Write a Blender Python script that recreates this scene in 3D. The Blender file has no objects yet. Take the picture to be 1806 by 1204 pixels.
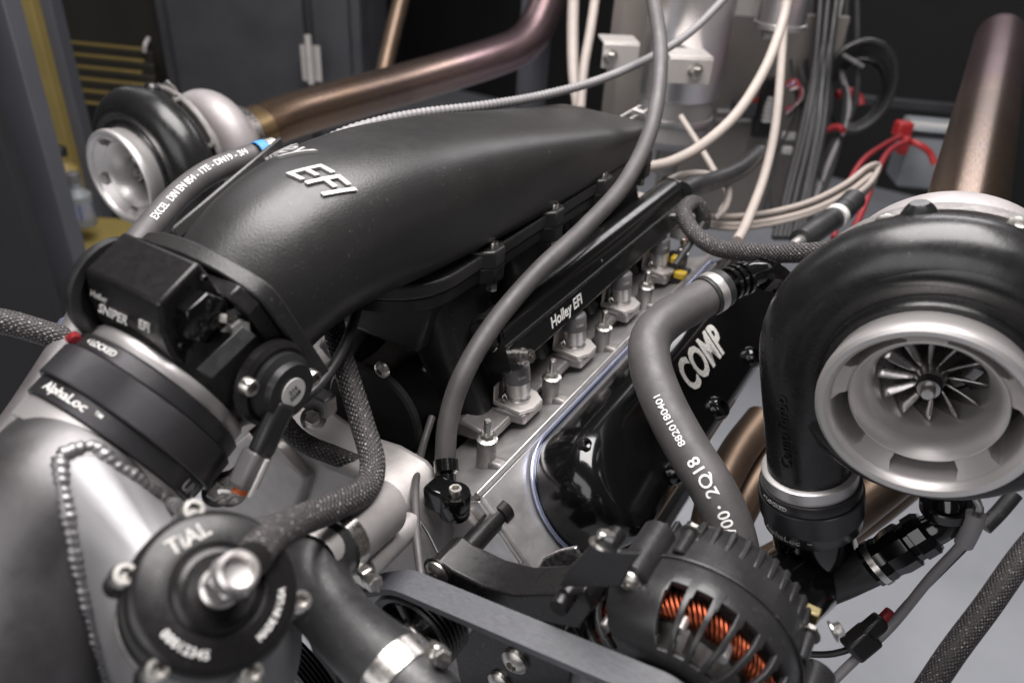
import bpy, bmesh, math, random
from mathutils import Vector as V, Matrix
random.seed(7)
sin, cos, pi, R_ = math.sin, math.cos, math.pi, math.radians
SC = bpy.context.scene
COL = SC.collection

# ------------------------------------------------------------------ camera
FPX = 1383.0                       # focal length in pixels of the 1806 x 1204 photograph
def nrm(v): return V(v).normalized()
_Y = nrm((997, -822, 1383)); _Z = nrm((143, -2148, -1383)); _Z = nrm(_Z - _Y * _Y.dot(_Z)); _X = _Y.cross(_Z)
RIGHT = V((_X.x, _Y.x, _Z.x)); DOWN = V((_X.y, _Y.y, _Z.y)); FWD = V((_X.z, _Y.z, _Z.z))
CAM = -(RIGHT * (12 / FPX * .733) + DOWN * (113 / FPX * .733) + FWD * .733)
cd = bpy.data.cameras.new('camera'); cam = bpy.data.objects.new('camera', cd); COL.objects.link(cam)
cd.sensor_width = 36; cd.lens = FPX / 1806 * 36; cd.clip_start = .02; cd.clip_end = 60
cam.matrix_world = Matrix(((RIGHT.x, -DOWN.x, -FWD.x, CAM.x), (RIGHT.y, -DOWN.y, -FWD.y, CAM.y), (RIGHT.z, -DOWN.z, -FWD.z, CAM.z), (0, 0, 0, 1)))
cd.dof.use_dof = True; cd.dof.focus_distance = .66; cd.dof.aperture_fstop = 4.5
SC.camera = cam
# ------------------------------------------------------------------ world, lamps, exposure
w = bpy.data.worlds.new('World'); SC.world = w; w.use_nodes = True
w.node_tree.nodes['Background'].inputs[0].default_value = (.55, .55, .62, 1)
w.node_tree.nodes['Background'].inputs[1].default_value = .075
def softbox(name, loc, target, sx, sy, power, col):
    l = bpy.data.lights.new(name, 'AREA'); l.shape = 'RECTANGLE'; l.size = sx; l.size_y = sy; l.energy = power; l.color = col
    o = bpy.data.objects.new(name, l); COL.objects.link(o); o.location = loc
    o.rotation_euler = (V(target) - V(loc)).to_track_quat('-Z', 'Y').to_euler(); return o
softbox('overhead_softbox', (-.16, .16, 1.55), (-.14, .10, 0), 1.35, 1.25, 74, (1, .965, .95))
softbox('front_softbox', (-.1, -2.0, .9), (.1, 0, .05), 2.0, 1.4, 22, (1, .98, .975))
softbox('side_softbox', (-1.9, .7, 1.1), (-.1, .1, .1), .9, 1.2, 6, (.97, .97, 1))
softbox('rear_softbox', (-.1, 3.0, 1.75), (0, .3, .1), 1.3, .6, 16, (1, .97, .99))
SC.view_settings.view_transform = 'Standard'; SC.view_settings.look = 'None'; SC.view_settings.exposure = 0; SC.view_settings.gamma = 1
SC.cycles.use_denoising = True; SC.cycles.max_bounces = 8

# ------------------------------------------------------------------ placing helpers
def ray(px, py): return RIGHT * ((px - 903) / FPX) + DOWN * ((py - 602) / FPX) + FWD
def D(px, py, d): return CAM + ray(px, py) * d
def at(px, py, ax, val):
    r = ray(px, py); i = 'xyz'.index(ax); return CAM + r * ((val - CAM[i]) / r[i])

# ------------------------------------------------------------------ materials
def mat(name, base, rough=.5, metal=0., bump=None, var=0., vscale=30., rvar=.0, coat=0., spec=.5, kind=None, aniso=0., dust=0.):
    m = bpy.data.materials.new(name); m.use_nodes = True; nt = m.node_tree; N = nt.nodes; L = nt.links
    b = N['Principled BSDF']; b.inputs['Base Color'].default_value = (*base, 1); b.inputs['Roughness'].default_value = rough
    b.inputs['Metallic'].default_value = metal; b.inputs['Coat Weight'].default_value = coat; b.inputs['Coat Roughness'].default_value = .08
    b.inputs['Specular IOR Level'].default_value = spec
    tc = N.new('ShaderNodeTexCoord')
    def noise(scale, detail=4, src='Object', rough_=.6):
        n = N.new('ShaderNodeTexNoise'); n.inputs['Scale'].default_value = scale; n.inputs['Detail'].default_value = detail; n.inputs['Roughness'].default_value = rough_
        L.new(tc.outputs[src], n.inputs['Vector']); return n
    def ramp(fac, stops):
        r = N.new('ShaderNodeValToRGB'); e = r.color_ramp.elements
        while len(e) < len(stops): e.new(.5)
        for q, (p, c) in zip(e, stops): q.position = p; q.color = (*c, 1)
        L.new(fac, r.inputs['Fac']); return r
    if var:
        n = noise(vscale); lo = tuple(c * (1 - var) for c in base); hi = tuple(min(1, c * (1 + var)) for c in base)
        r = ramp(n.outputs['Fac'], [(.32, lo), (.68, hi)]); L.new(r.outputs['Color'], b.inputs['Base Color'])
    if rvar:
        n = noise(vscale * 2.3, 6); r = N.new('ShaderNodeMapRange'); r.inputs['From Min'].default_value = .3; r.inputs['From Max'].default_value = .7
        r.inputs['To Min'].default_value = max(.02, rough - rvar); r.inputs['To Max'].default_value = rough + rvar
        L.new(n.outputs['Fac'], r.inputs['Value']); L.new(r.outputs['Result'], b.inputs['Roughness'])
    if bump:
        sc, st, di = bump; n = noise(sc, 3); bp = N.new('ShaderNodeBump'); bp.inputs['Strength'].default_value = st; bp.inputs['Distance'].default_value = di
        L.new(n.outputs['Fac'], bp.inputs['Height']); L.new(bp.outputs['Normal'], b.inputs['Normal'])
    if dust:                                 # sparse settled specks and faint smears
        n = noise(330, 2); r = ramp(n.outputs['Fac'], [(.66, (0, 0, 0)), (.74, (1, 1, 1))]); n2 = noise(9, 5); r2 = ramp(n2.outputs['Fac'], [(.42, (0, 0, 0)), (.72, (1, 1, 1))])
        ml = N.new('ShaderNodeMath'); ml.operation = 'MULTIPLY'; L.new(r.outputs['Color'], ml.inputs[0]); L.new(r2.outputs['Color'], ml.inputs[1])
        ad = N.new('ShaderNodeMath'); ad.operation = 'MULTIPLY_ADD'; L.new(r2.outputs['Color'], ad.inputs[0]); ad.inputs[1].default_value = .06; L.new(ml.outputs[0], ad.inputs[2])
        sc_ = N.new('ShaderNodeMath'); sc_.operation = 'MULTIPLY'; sc_.inputs[1].default_value = dust; L.new(ad.outputs[0], sc_.inputs[0])
        mx_ = N.new('ShaderNodeMixRGB'); L.new(sc_.outputs[0], mx_.inputs['Fac']); mx_.inputs['Color2'].default_value = (.26, .25, .24, 1)
        src = b.inputs['Base Color'].links[0].from_socket if b.inputs['Base Color'].links else None
        if src: L.new(src, mx_.inputs['Color1'])
        else: mx_.inputs['Color1'].default_value = (*base, 1)
        L.new(mx_.outputs['Color'], b.inputs['Base Color'])
    if kind == 'braid':                      # woven sleeve: crossed diagonal strands with pale flecks; UV = (metres round, metres along)
        mp = N.new('ShaderNodeMapping'); L.new(tc.outputs['UV'], mp.inputs['Vector'])
        ws = []
        for rz in (R_(38), R_(-38)):
            q = N.new('ShaderNodeMapping'); q.inputs['Rotation'].default_value = (0, 0, rz); L.new(tc.outputs['UV'], q.inputs['Vector'])
            wv = N.new('ShaderNodeTexWave'); wv.inputs['Scale'].default_value = 105; wv.inputs['Distortion'].default_value = 2.5; wv.inputs['Detail'].default_value = 2; wv.inputs['Detail Scale'].default_value = 3
            L.new(q.outputs['Vector'], wv.inputs['Vector']); ws.append(wv)
        mx = N.new('ShaderNodeMath'); mx.operation = 'MULTIPLY'; L.new(ws[0].outputs['Fac'], mx.inputs[0]); L.new(ws[1].outputs['Fac'], mx.inputs[1])
        ns = N.new('ShaderNodeTexNoise'); ns.inputs['Scale'].default_value = 260; ns.inputs['Detail'].default_value = 3; L.new(tc.outputs['UV'], ns.inputs['Vector'])
        fl = ramp(ns.outputs['Fac'], [(.55, (0, 0, 0)), (.66, (1, 1, 1))])
        m2 = N.new('ShaderNodeMath'); m2.operation = 'MULTIPLY'; L.new(mx.outputs[0], m2.inputs[0]); L.new(fl.outputs['Color'], m2.inputs[1])
        rr = ramp(m2.outputs[0], [(0., (0, 0, 0)), (.12, (.015, .014, .014)), (.5, (.30, .28, .27))])
        rw = ramp(mx.outputs[0], [(.05, tuple(c*.45 for c in base)), (.55, tuple(c*1.9 for c in base))]); aw = N.new('ShaderNodeMixRGB'); aw.blend_type = 'ADD'; aw.inputs['Fac'].default_value = 1
        L.new(rw.outputs['Color'], aw.inputs['Color1']); L.new(rr.outputs['Color'], aw.inputs['Color2']); L.new(aw.outputs['Color'], b.inputs['Base Color'])
        bp = N.new('ShaderNodeBump'); bp.inputs['Strength'].default_value = .8; bp.inputs['Distance'].default_value = .0012
        ad = N.new('ShaderNodeMath'); ad.operation = 'ADD'; L.new(mx.outputs[0], ad.inputs[0]); L.new(ns.outputs['Fac'], ad.inputs[1])
        L.new(ad.outputs[0], bp.inputs['Height']); L.new(bp.outputs['Normal'], b.inputs['Normal'])
    if kind == 'heat':                       # heat-tinted steel
        mp = N.new('ShaderNodeMapping'); mp.inputs['Scale'].default_value = (1, 1, 1); L.new(tc.outputs['Object'], mp.inputs['Vector'])
        n1 = noise(9, 5); n2 = N.new('ShaderNodeTexNoise'); n2.inputs['Scale'].default_value = 60; n2.inputs['Detail'].default_value = 6
        q = N.new('ShaderNodeMapping'); q.inputs['Scale'].default_value = (40, 1, 1); L.new(tc.outputs['UV'], q.inputs['Vector']); L.new(q.outputs['Vector'], n2.inputs['Vector'])
        sx_ = N.new('ShaderNodeSeparateXYZ'); L.new(tc.outputs['UV'], sx_.inputs[0])
        ma = N.new('ShaderNodeMath'); ma.operation = 'MULTIPLY_ADD'; L.new(n1.outputs['Fac'], ma.inputs[0]); ma.inputs[1].default_value = .55; L.new(sx_.outputs['Y'], ma.inputs[2])
        rr = ramp(ma.outputs[0], [(.10, (.33, .22, .115)), (.38, (.27, .185, .125)), (.55, (.235, .18, .155)), (.68, (.31, .235, .205)), (.82, (.30, .215, .235)), (.96, (.36, .26, .275))])
        r2 = ramp(n2.outputs['Fac'], [(.3, (.45, .44, .44)), (.7, (1.25, 1.2, 1.18))])
        mm = N.new('ShaderNodeMixRGB'); mm.blend_type = 'MULTIPLY'; mm.inputs['Fac'].default_value = .8
        L.new(rr.outputs['Color'], mm.inputs['Color1']); L.new(r2.outputs['Color'], mm.inputs['Color2']); L.new(mm.outputs['Color'], b.inputs['Base Color'])
    if kind == 'turned':                     # fine lathe rings: UV v is metres along the profile
        n2 = N.new('ShaderNodeTexNoise'); n2.inputs['Scale'].default_value = 1; n2.inputs['Detail'].default_value = 5
        q = N.new('ShaderNodeMapping'); q.inputs['Scale'].default_value = (12, 2600, 1); L.new(tc.outputs['UV'], q.inputs['Vector']); L.new(q.outputs['Vector'], n2.inputs['Vector'])
        bp = N.new('ShaderNodeBump'); bp.inputs['Strength'].default_value = .22; bp.inputs['Distance'].default_value = .0003
        L.new(n2.outputs['Fac'], bp.inputs['Height']); L.new(bp.outputs['Normal'], b.inputs['Normal'])
        r2 = ramp(n2.outputs['Fac'], [(.25, tuple(c * .78 for c in base)), (.75, base)]); L.new(r2.outputs['Color'], b.inputs['Base Color'])
    if kind == 'brushed':
        n2 = N.new('ShaderNodeTexNoise'); n2.inputs['Scale'].default_value = 1; n2.inputs['Detail'].default_value = 4
        q = N.new('ShaderNodeMapping'); q.inputs['Scale'].default_value = (14, 1100, 1100); L.new(tc.outputs['Object'], q.inputs['Vector']); L.new(q.outputs['Vector'], n2.inputs['Vector'])
        r2 = ramp(n2.outputs['Fac'], [(.3, tuple(c * .72 for c in base)), (.7, tuple(min(1, c * 1.2) for c in base))]); L.new(r2.outputs['Color'], b.inputs['Base Color'])
        bp = N.new('ShaderNodeBump'); bp.inputs['Strength'].default_value = .15; bp.inputs['Distance'].default_value = .0003
        L.new(n2.outputs['Fac'], bp.inputs['Height']); L.new(bp.outputs['Normal'], b.inputs['Normal'])
    if aniso: b.inputs['Anisotropic'].default_value = aniso
    return m
M = {}
M['crinkle'] = mat('textured_black_coat', (.021, .0205, .0205), .35, bump=(620, .6, .00034), rvar=.03, vscale=40, dust=0.5)
M['satin'] = mat('satin_black', (.010, .010, .011), .34, bump=(900, .06, .0004), rvar=.06, vscale=60, dust=0.25)
M['anod'] = mat('black_anodised', (.016, .015, .0155), .30, metal=.35, rvar=.06, vscale=70, bump=(1400, .05, .0003), dust=0.25)
M['anodring'] = mat('black_anodised_turned', (.085, .083, .088), .33, metal=.75, kind='turned')
M['gloss'] = mat('gloss_black', (.0035, .0035, .0038), .15, coat=.3, rvar=.04, vscale=25)
M['rail'] = mat('gloss_black_anodised', (.014, .014, .014), .16, metal=.2, rvar=.05, vscale=40)
M['turboblack'] = mat('black_compressor_coat', (.0105, .0105, .011), .28, rvar=.05, vscale=40, bump=(380, .10, .0006), dust=0.22)
M['cast'] = mat('cast_aluminium', (.46, .435, .425), .52, metal=.6, bump=(650, .22, .0006), var=.08, vscale=35, rvar=.08)
M['castdk'] = mat('dark_cast_aluminium', (.26, .245, .24), .5, metal=.7, bump=(520, .3, .0008), var=.2, vscale=50, rvar=.1, dust=0.3)
M['iron'] = mat('sand_cast_iron', (.34, .315, .315), .55, metal=.55, bump=(500, .3, .001), var=.12, vscale=30)
M['turned'] = mat('turned_aluminium', (.74, .71, .70), .40, metal=.8, kind='turned')
M['mach'] = mat('machined_aluminium', (.70, .675, .66), .36, metal=.88, var=.06, vscale=60, rvar=.08, bump=(900, .05, .0003))
M['headalu'] = mat('machined_head_aluminium', (.56, .545, .54), .40, metal=.8, var=.12, vscale=22, rvar=.1, kind=None, bump=(300, .1, .0006))
M['polish'] = mat('polished_steel', (.62, .595, .57), .27, metal=1, rvar=.08, vscale=80)
M['zinc'] = mat('zinc_bolt_steel', (.55, .53, .50), .32, metal=1, var=.12, vscale=120, rvar=.1)
M['brass'] = mat('yellow_zinc', (.36, .30, .16), .35, metal=1, var=.1, vscale=90)
M['pipegrey'] = mat('grey_anodised_pipe', (.26, .255, .262), .5, metal=.35, bump=(500, .06, .0005), rvar=.07, vscale=25, var=.05)
M['pipepolish'] = mat('satin_polished_pipe', (.135, .13, .133), .44, metal=.85, bump=(240, .12, .0006), rvar=.09, vscale=18, var=.10, dust=.3)
M['wheel'] = mat('milled_wheel_aluminium', (.42, .405, .40), .30, metal=1, rvar=.06, vscale=80)
M['badge'] = mat('silver_badge', (.46, .45, .445), .45, metal=.4)
M['dullpipe'] = mat('dull_brown_pipe', (.15, .105, .075), .42, metal=.75, var=.2, vscale=12)
M['weld'] = mat('coated_weld', (.22, .215, .22), .42, metal=.7, bump=(700, .1, .0004))
M['heat'] = mat('heat_tinted_steel', (.3, .18, .12), .27, metal=.95, kind='heat', bump=(200, .05, .0005))
M['heatband'] = mat('gold_tinted_steel', (.44, .31, .17), .3, metal=1, var=.2, vscale=20)
M['rubber'] = mat('grey_rubber', (.070, .064, .065), .50, bump=(260, .22, .0007), var=.22, vscale=28, rvar=.10, dust=0.35)
M['rubberdk'] = mat('black_rubber', (.02, .02, .021), .42, bump=(420, .2, .0007), var=.2, vscale=60, rvar=.1, dust=0.5)
M['braid'] = mat('braided_sleeve', (.045, .040, .041), .55, kind='braid')
M['sheath'] = mat('grey_spiral_sheath', (.21, .20, .205), .48, bump=(600, .15, .0005), var=.08)
M['beige'] = mat('beige_cable_jacket', (.36, .315, .285), .5, var=.05, vscale=50)
M['ink'] = mat('white_ink', (.72, .71, .69), .55, var=.15, vscale=300)
M['ink2'] = mat('worn_white_ink', (.50, .485, .46), .5, var=.35, vscale=500)
M['blackplastic'] = mat('black_plastic', (.014, .014, .015), .4, bump=(600, .1, .0004))
M['greyplastic'] = mat('grey_plastic', (.12, .115, .12), .4)
M['copper'] = mat('copper_wire', (.30, .075, .036), .36, metal=1, var=.25, vscale=120)
M['belt'] = mat('rubber_belt', (.07, .0715, .08), .5, kind='brushed', dust=0.4)
M['altcase'] = mat('dark_painted_case', (.026, .0255, .027), .33, metal=.3, bump=(500, .2, .0007), var=.1, vscale=70, rvar=.06, dust=0.5)
M['matt'] = mat('matt_black', (.006, .006, .0065), .6)
M['red'] = mat('red_plastic', (.33, .02, .022), .45)
M['redcable'] = mat('red_cable', (.26, .018, .024), .5)
M['blue'] = mat('blue_tape', (.06, .24, .52), .5)
M['yellow'] = mat('yellow_plastic', (.62, .42, .03), .45)
M['orange'] = mat('orange_seal', (.6, .13, .02), .45)
M['white'] = mat('white_plastic', (.62, .61, .60), .45)
M['steelblue'] = mat('blued_edge', (.42, .46, .66), .25, metal=.8)
M['wall'] = mat('dark_wall_paint', (.012, .012, .0135), .7, var=.2, vscale=3)
M['cab'] = mat('dark_grey_cabinet_paint', (.031, .032, .037), .5, var=.18, vscale=5, rvar=.12, dust=.25)
M['doorgrey'] = mat('grey_door_paint', (.068, .070, .082), .6, var=.08, vscale=6)
M['mustard'] = mat('mustard_post_paint', (.22, .165, .05), .6, var=.15, vscale=8)
M['chest'] = mat('black_steel_chest', (.018, .016, .012), .45)
M['drawerlip'] = mat('brass_drawer_lip', (.27, .2, .07), .4, metal=.4)
M['floor'] = mat('grey_studio_floor', (.40, .415, .45), .45, var=.10, vscale=4, rvar=.1, dust=.3)
M['panel'] = mat('beige_panel_steel', (.19, .172, .158), .5, var=.06, vscale=8)
M['tank'] = mat('spun_tank_aluminium', (.66, .64, .64), .33, metal=.9, var=.04, vscale=12)
M['plate'] = mat('bead_blasted_plate', (.55, .52, .50), .5, metal=.6, var=.05)
M['translucent'] = mat('frosted_tank_plastic', (.30, .29, .285), .35)
M['compr'] = mat('dark_slot', (.006, .006, .006), .7)
M['boxgrey'] = mat('grey_box_plastic', (.20, .215, .23), .4, var=.1, vscale=15)

# ------------------------------------------------------------------ geometry helpers (each returns verts, faces, uvs-or-None)
def basis(axis, hint=None):
    a = nrm(axis)
    h = V(hint) if hint is not None else (V((1, 0, 0)) if abs(a.x) < .8 else V((0, 0, 1)))
    u = nrm(h - a * a.dot(h)); return u, a.cross(u), a
def lathe(prof, o=(0, 0, 0), axis=(0, 1, 0), n=64, rmod=None, closed=False):
    """prof: list of (radius, height along axis)"""
    u, v, a = basis(axis); o = V(o); vs, fs, uv = [], [], []; acc = [0]
    for k in range(1, len(prof)): acc.append(acc[-1] + math.hypot(prof[k][0] - prof[k-1][0], prof[k][1] - prof[k-1][1]))
    for (r, h) in prof:
        for i in range(n):
            t = 2 * pi * i / n; rr = r * (rmod(i, t) if rmod else 1)
            vs.append(o + a * h + (u * cos(t) + v * sin(t)) * rr)
    m = len(prof)
    for k in range(m if closed else m - 1):
        k2 = (k + 1) % m
        for i in range(n):
            j = (i + 1) % n; fs.append((k*n+i, k*n+j, k2*n+j, k2*n+i))
            w = acc[k2] if k2 else acc[k] + .01
            uv.append(((i/n, acc[k]), ((i+1)/n, acc[k]), ((i+1)/n, w), (i/n, w)))
    return vs, fs, uv
def cyl(o, axis, r, h, n=24, ch=.0, r2=None):
    r2 = r if r2 is None else r2
    p = [(0, 0), (r - ch, 0), (r, ch), (r2, h - ch), (r2 - ch, h), (0, h)] if ch else [(0, 0), (r, 0), (r2, h), (0, h)]
    return lathe(p, o, axis, n)
def box(c, s, fr=None):
    fr = fr or (V((1, 0, 0)), V((0, 1, 0)), V((0, 0, 1))); c = V(c); vs = []
    for k in (-.5, .5):
        for j in (-.5, .5):
            for i in (-.5, .5): vs.append(c + fr[0]*(i*s[0]) + fr[1]*(j*s[1]) + fr[2]*(k*s[2]))
    return vs, [(0,2,3,1),(4,5,7,6),(0,1,5,4),(2,6,7,3),(0,4,6,2),(1,3,7,5)], None
def prism(pts, ext):
    """pts: planar loop of 3D points, ext: extrusion vector"""
    n = len(pts); pts = [V(p) for p in pts]; ext = V(ext); vs = pts + [p + ext for p in pts]
    nn = V((0, 0, 0))
    for i in range(n):
        a, b = pts[i], pts[(i+1) % n]; nn += a.cross(b)
    flip = nn.dot(ext) > 0
    f = [tuple(range(n)), tuple(range(2*n-1, n-1, -1))] + [(i, i+n, (i+1) % n + n, (i+1) % n) for i in range(n)]
    if flip: f = [tuple(reversed(q)) for q in f]
    return vs, f, None
def smooth_path(pts, step=.006):
    P = [V(p[:3]) for p in pts]; out = []
    Q = [P[0]*2 - P[1]] + P + [P[-1]*2 - P[-2]]
    for i in range(1, len(Q) - 2):
        p0, p1, p2, p3 = Q[i-1:i+3]; n = max(2, int((p2-p1).length / step))
        for k in range(n):
            t = k / n; out.append(.5*((2*p1) + (p2-p0)*t + (2*p0-5*p1+4*p2-p3)*t*t + (3*p1-p0-3*p2+p3)*t**3))
    out.append(P[-1]); return out
class Path:
    def __init__(s, pts, step=.006, hint=None):
        s.p = smooth_path(pts, step); n = len(s.p); s.s = [0]
        for i in range(1, n): s.s.append(s.s[-1] + (s.p[i]-s.p[i-1]).length)
        s.t = [nrm(s.p[min(i+1, n-1)] - s.p[max(i-1, 0)]) for i in range(n)]
        u, _, _ = basis(s.t[0], hint); s.u = []
        for i in range(n):
            u = nrm(u - s.t[i]*s.t[i].dot(u)); s.u.append(u)
        s.L = s.s[-1]
    def point(s, d, ang, r):
        d = max(0, min(s.L, d)); i = 0
        lo, hi = 0, len(s.s) - 2
        while lo < hi:
            mid = (lo + hi + 1) // 2
            if s.s[mid] <= d: lo = mid
            else: hi = mid - 1
        i = lo; f = (d - s.s[i]) / max(1e-9, s.s[i+1]-s.s[i])
        c = s.p[i].lerp(s.p[i+1], f); t = nrm(s.t[i].lerp(s.t[i+1], f)); u = s.u[i].lerp(s.u[i+1], f); u = nrm(u - t*t.dot(u)); v = t.cross(u)
        return c + (u*cos(ang) + v*sin(ang))*r
    def angle_to(s, d, target):
        """angle on the tube at distance d that faces a point"""
        c = s.point(d, 0, 0); u = s.point(d, 0, 1) - c; v = s.point(d, pi/2, 1) - c; w = V(target) - c
        return math.atan2(w.dot(v), w.dot(u))
def tube(path, r, n=20, caps=True, wrap=None, step=.006):
    pa = path if isinstance(path, Path) else Path(path, step)
    vs, fs, uv = [], [], []; m = len(pa.p)
    rf = r if callable(r) else (lambda f: r)
    for i in range(m):
        t = pa.t[i]; u = pa.u[i]; v = t.cross(u); rr = rf(pa.s[i]/pa.L)
        for k in range(n):
            a = 2*pi*k/n; q = rr
            if wrap: q = rr*(1 + wrap[1]*sin(2*pi*pa.s[i]/wrap[0] + a))
            vs.append(pa.p[i] + (u*cos(a) + v*sin(a))*q)
    r0 = rf(.5)
    for i in range(m-1):
        for k in range(n):
            j = (k+1) % n; fs.append((i*n+k, i*n+j, (i+1)*n+j, (i+1)*n+k))
            c0, c1 = k/n*2*pi*r0, (k+1)/n*2*pi*r0; uv.append(((c0, pa.s[i]), (c1, pa.s[i]), (c1, pa.s[i+1]), (c0, pa.s[i+1])))
    if caps:
        fs.append(tuple(range(n-1, -1, -1))); uv.append(tuple((0, 0) for _ in range(n)))
        fs.append(tuple((m-1)*n+k for k in range(n))); uv.append(tuple((0, 0) for _ in range(n)))
    return vs, fs, uv
def join(*gs):
    vs, fs, uv = [], [], []; anyuv = any(g[2] for g in gs)
    for g in gs:
        o = len(vs); vs += list(g[0]); fs += [tuple(i+o for i in f) for f in g[1]]
        if anyuv: uv += list(g[2]) if g[2] else [tuple((0, 0) for _ in f) for f in g[1]]
    return vs, fs, (uv if anyuv else None)
def loft(secs, caps=True):
    n = len(secs[0]); vs = [V(p) for s in secs for p in s]; fs = []
    for i in range(len(secs)-1):
        for k in range(n):
            j = (k+1) % n; fs.append((i*n+k, i*n+j, (i+1)*n+j, (i+1)*n+k))
    if caps: fs.append(tuple(range(n-1, -1, -1))); fs.append(tuple((len(secs)-1)*n+k for k in range(n)))
    return vs, fs, None
def xf(g, m): return [m @ V(v) for v in g[0]], g[1], g[2]
_tc = {}
def text(s, size, depth=.0006, bold=0., shear=0., fn=None, width=1., spacing=1., seg=None):
    """text outline, centred on x and y, mapped through fn(x, y, z) -> point"""
    c = bpy.data.curves.new('lettering', 'FONT'); c.body = s; c.size = size; c.offset = bold*size; c.shear = shear; c.space_character = spacing
    c.align_x = 'CENTER'; c.align_y = 'CENTER'; c.extrude = depth/2; c.resolution_u = 3
    o = bpy.data.objects.new('lettering', c); me = o.to_mesh(); bm = bmesh.new(); bm.from_mesh(me); o.to_mesh_clear()
    bpy.data.objects.remove(o); bpy.data.curves.remove(c)
    lim = seg or size*.3
    for _ in range(2):
        e = [q for q in bm.edges if q.calc_length() > lim]
        if e: bmesh.ops.subdivide_edges(bm, edges=e, cuts=1); bmesh.ops.triangulate(bm, faces=[f for f in bm.faces if len(f.verts) > 4])
    bm.verts.index_update()
    vs = [V(v.co) for v in bm.verts]; fs = [tuple(v.index for v in f.verts) for f in bm.faces]; bm.free()
    if vs:
        mx = (max(v.x for v in vs) + min(v.x for v in vs))/2; my = (max(v.y for v in vs) + min(v.y for v in vs))/2
    vs = [fn((v.x-mx)*width, v.y-my, v.z+depth/2) for v in vs]
    return vs, fs, None
def flat(o, ex, ey):
    o = V(o); ex = nrm(ex); ez = nrm(ex.cross(V(ey))); ey = ez.cross(ex); return lambda x, y, z: o + ex*x + ey*y + ez*z
def arc_on(o, axis, r, h, ang0, up=1):
    """lettering running round a disc face: x along the arc, y radial"""
    u, v, a = basis(axis)
    def f(x, y, z):
        rr = r + y*up; t = ang0 - up*x/r; return V(o) + (u*cos(t) + v*sin(t))*rr + a*(h+z)
    return f
def on_cyl(o, axis, r, h, ang0, sgn=1, hs=1):
    """lettering on the outside of a cylinder: x round it, y along the axis"""
    u, v, a = basis(axis)
    def f(x, y, z):
        t = ang0 + sgn*x/r; return V(o) + (u*cos(t) + v*sin(t))*(r+z) + a*(h+hs*y)
    return f
def on_tube(pa, d0, ang0, r, sd=1, sa=1):
    return lambda x, y, z: pa.point(d0 + sd*x, ang0 + sa*y/r, r + z)

def mesh(g, name, m, sm=35):
    me = bpy.data.meshes.new(name); me.from_pydata([tuple(v) for v in g[0]], [], g[1])
    if g[2]:
        ul = me.uv_layers.new(name='UVMap'); k = 0
        for f in g[2]:
            for q in f: ul.data[k].uv = q; k += 1
    bm = bmesh.new(); bm.from_mesh(me); bmesh.ops.remove_doubles(bm, verts=bm.verts, dist=1e-6); bmesh.ops.recalc_face_normals(bm, faces=bm.faces); bm.to_mesh(me); bm.free()
    me.materials.append(M[m])
    if sm:
        me.shade_smooth(); me.set_sharp_from_angle(angle=R_(sm))
    return me
def thing(name, loc, label, cat, group=None):
    o = bpy.data.objects.new(name, None); COL.objects.link(o); o.location = V(loc); o.empty_display_size = .02
    o['label'] = label; o['category'] = cat
    if group: o['group'] = group
    return o
def root_of(p):
    while p.parent: p = p.parent
    return p
def part(name, g, m, parent, bev=0, sm=35, label=None, solid=0, segs=2):
    """geometry is given in world space; the thing's empty only offsets it"""
    L = root_of(parent).location
    o = bpy.data.objects.new(name, mesh(([V(v)-L for v in g[0]], g[1], g[2]), name, m, sm)); COL.objects.link(o); o.parent = parent
    if solid: q = o.modifiers.new('solid', 'SOLIDIFY'); q.thickness = solid; q.offset = 0
    if bev: q = o.modifiers.new('bevel', 'BEVEL'); q.width = bev; q.segments = segs; q.limit_method = 'ANGLE'; q.angle_limit = R_(40)
    if label: o['label'] = label
    return o
def single(name, g, m, label, cat, group=None, bev=0, sm=35, kind=None):
    c = sum((V(v) for v in g[0]), V((0, 0, 0)))/len(g[0])
    o = bpy.data.objects.new(name, mesh(([V(v)-c for v in g[0]], g[1], g[2]), name, m, sm)); COL.objects.link(o); o.location = c
    if label: o['label'] = label; o['category'] = cat
    if group: o['group'] = group
    if kind: o['kind'] = kind
    if bev: q = o.modifiers.new('bevel', 'BEVEL'); q.width = bev; q.segments = 2; q.limit_method = 'ANGLE'; q.angle_limit = R_(40)
    return o
def inst(name, me, mtx, parent):
    o = bpy.data.objects.new(name, me); COL.objects.link(o); o.parent = parent; o.matrix_local = Matrix.Translation(-root_of(parent).location) @ mtx; return o
def frame(o, z, x=None):
    u, v, a = basis(z, x); return Matrix(((u.x, v.x, a.x, o[0]), (u.y, v.y, a.y, o[1]), (u.z, v.z, a.z, o[2]), (0, 0, 0, 1)))
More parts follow.
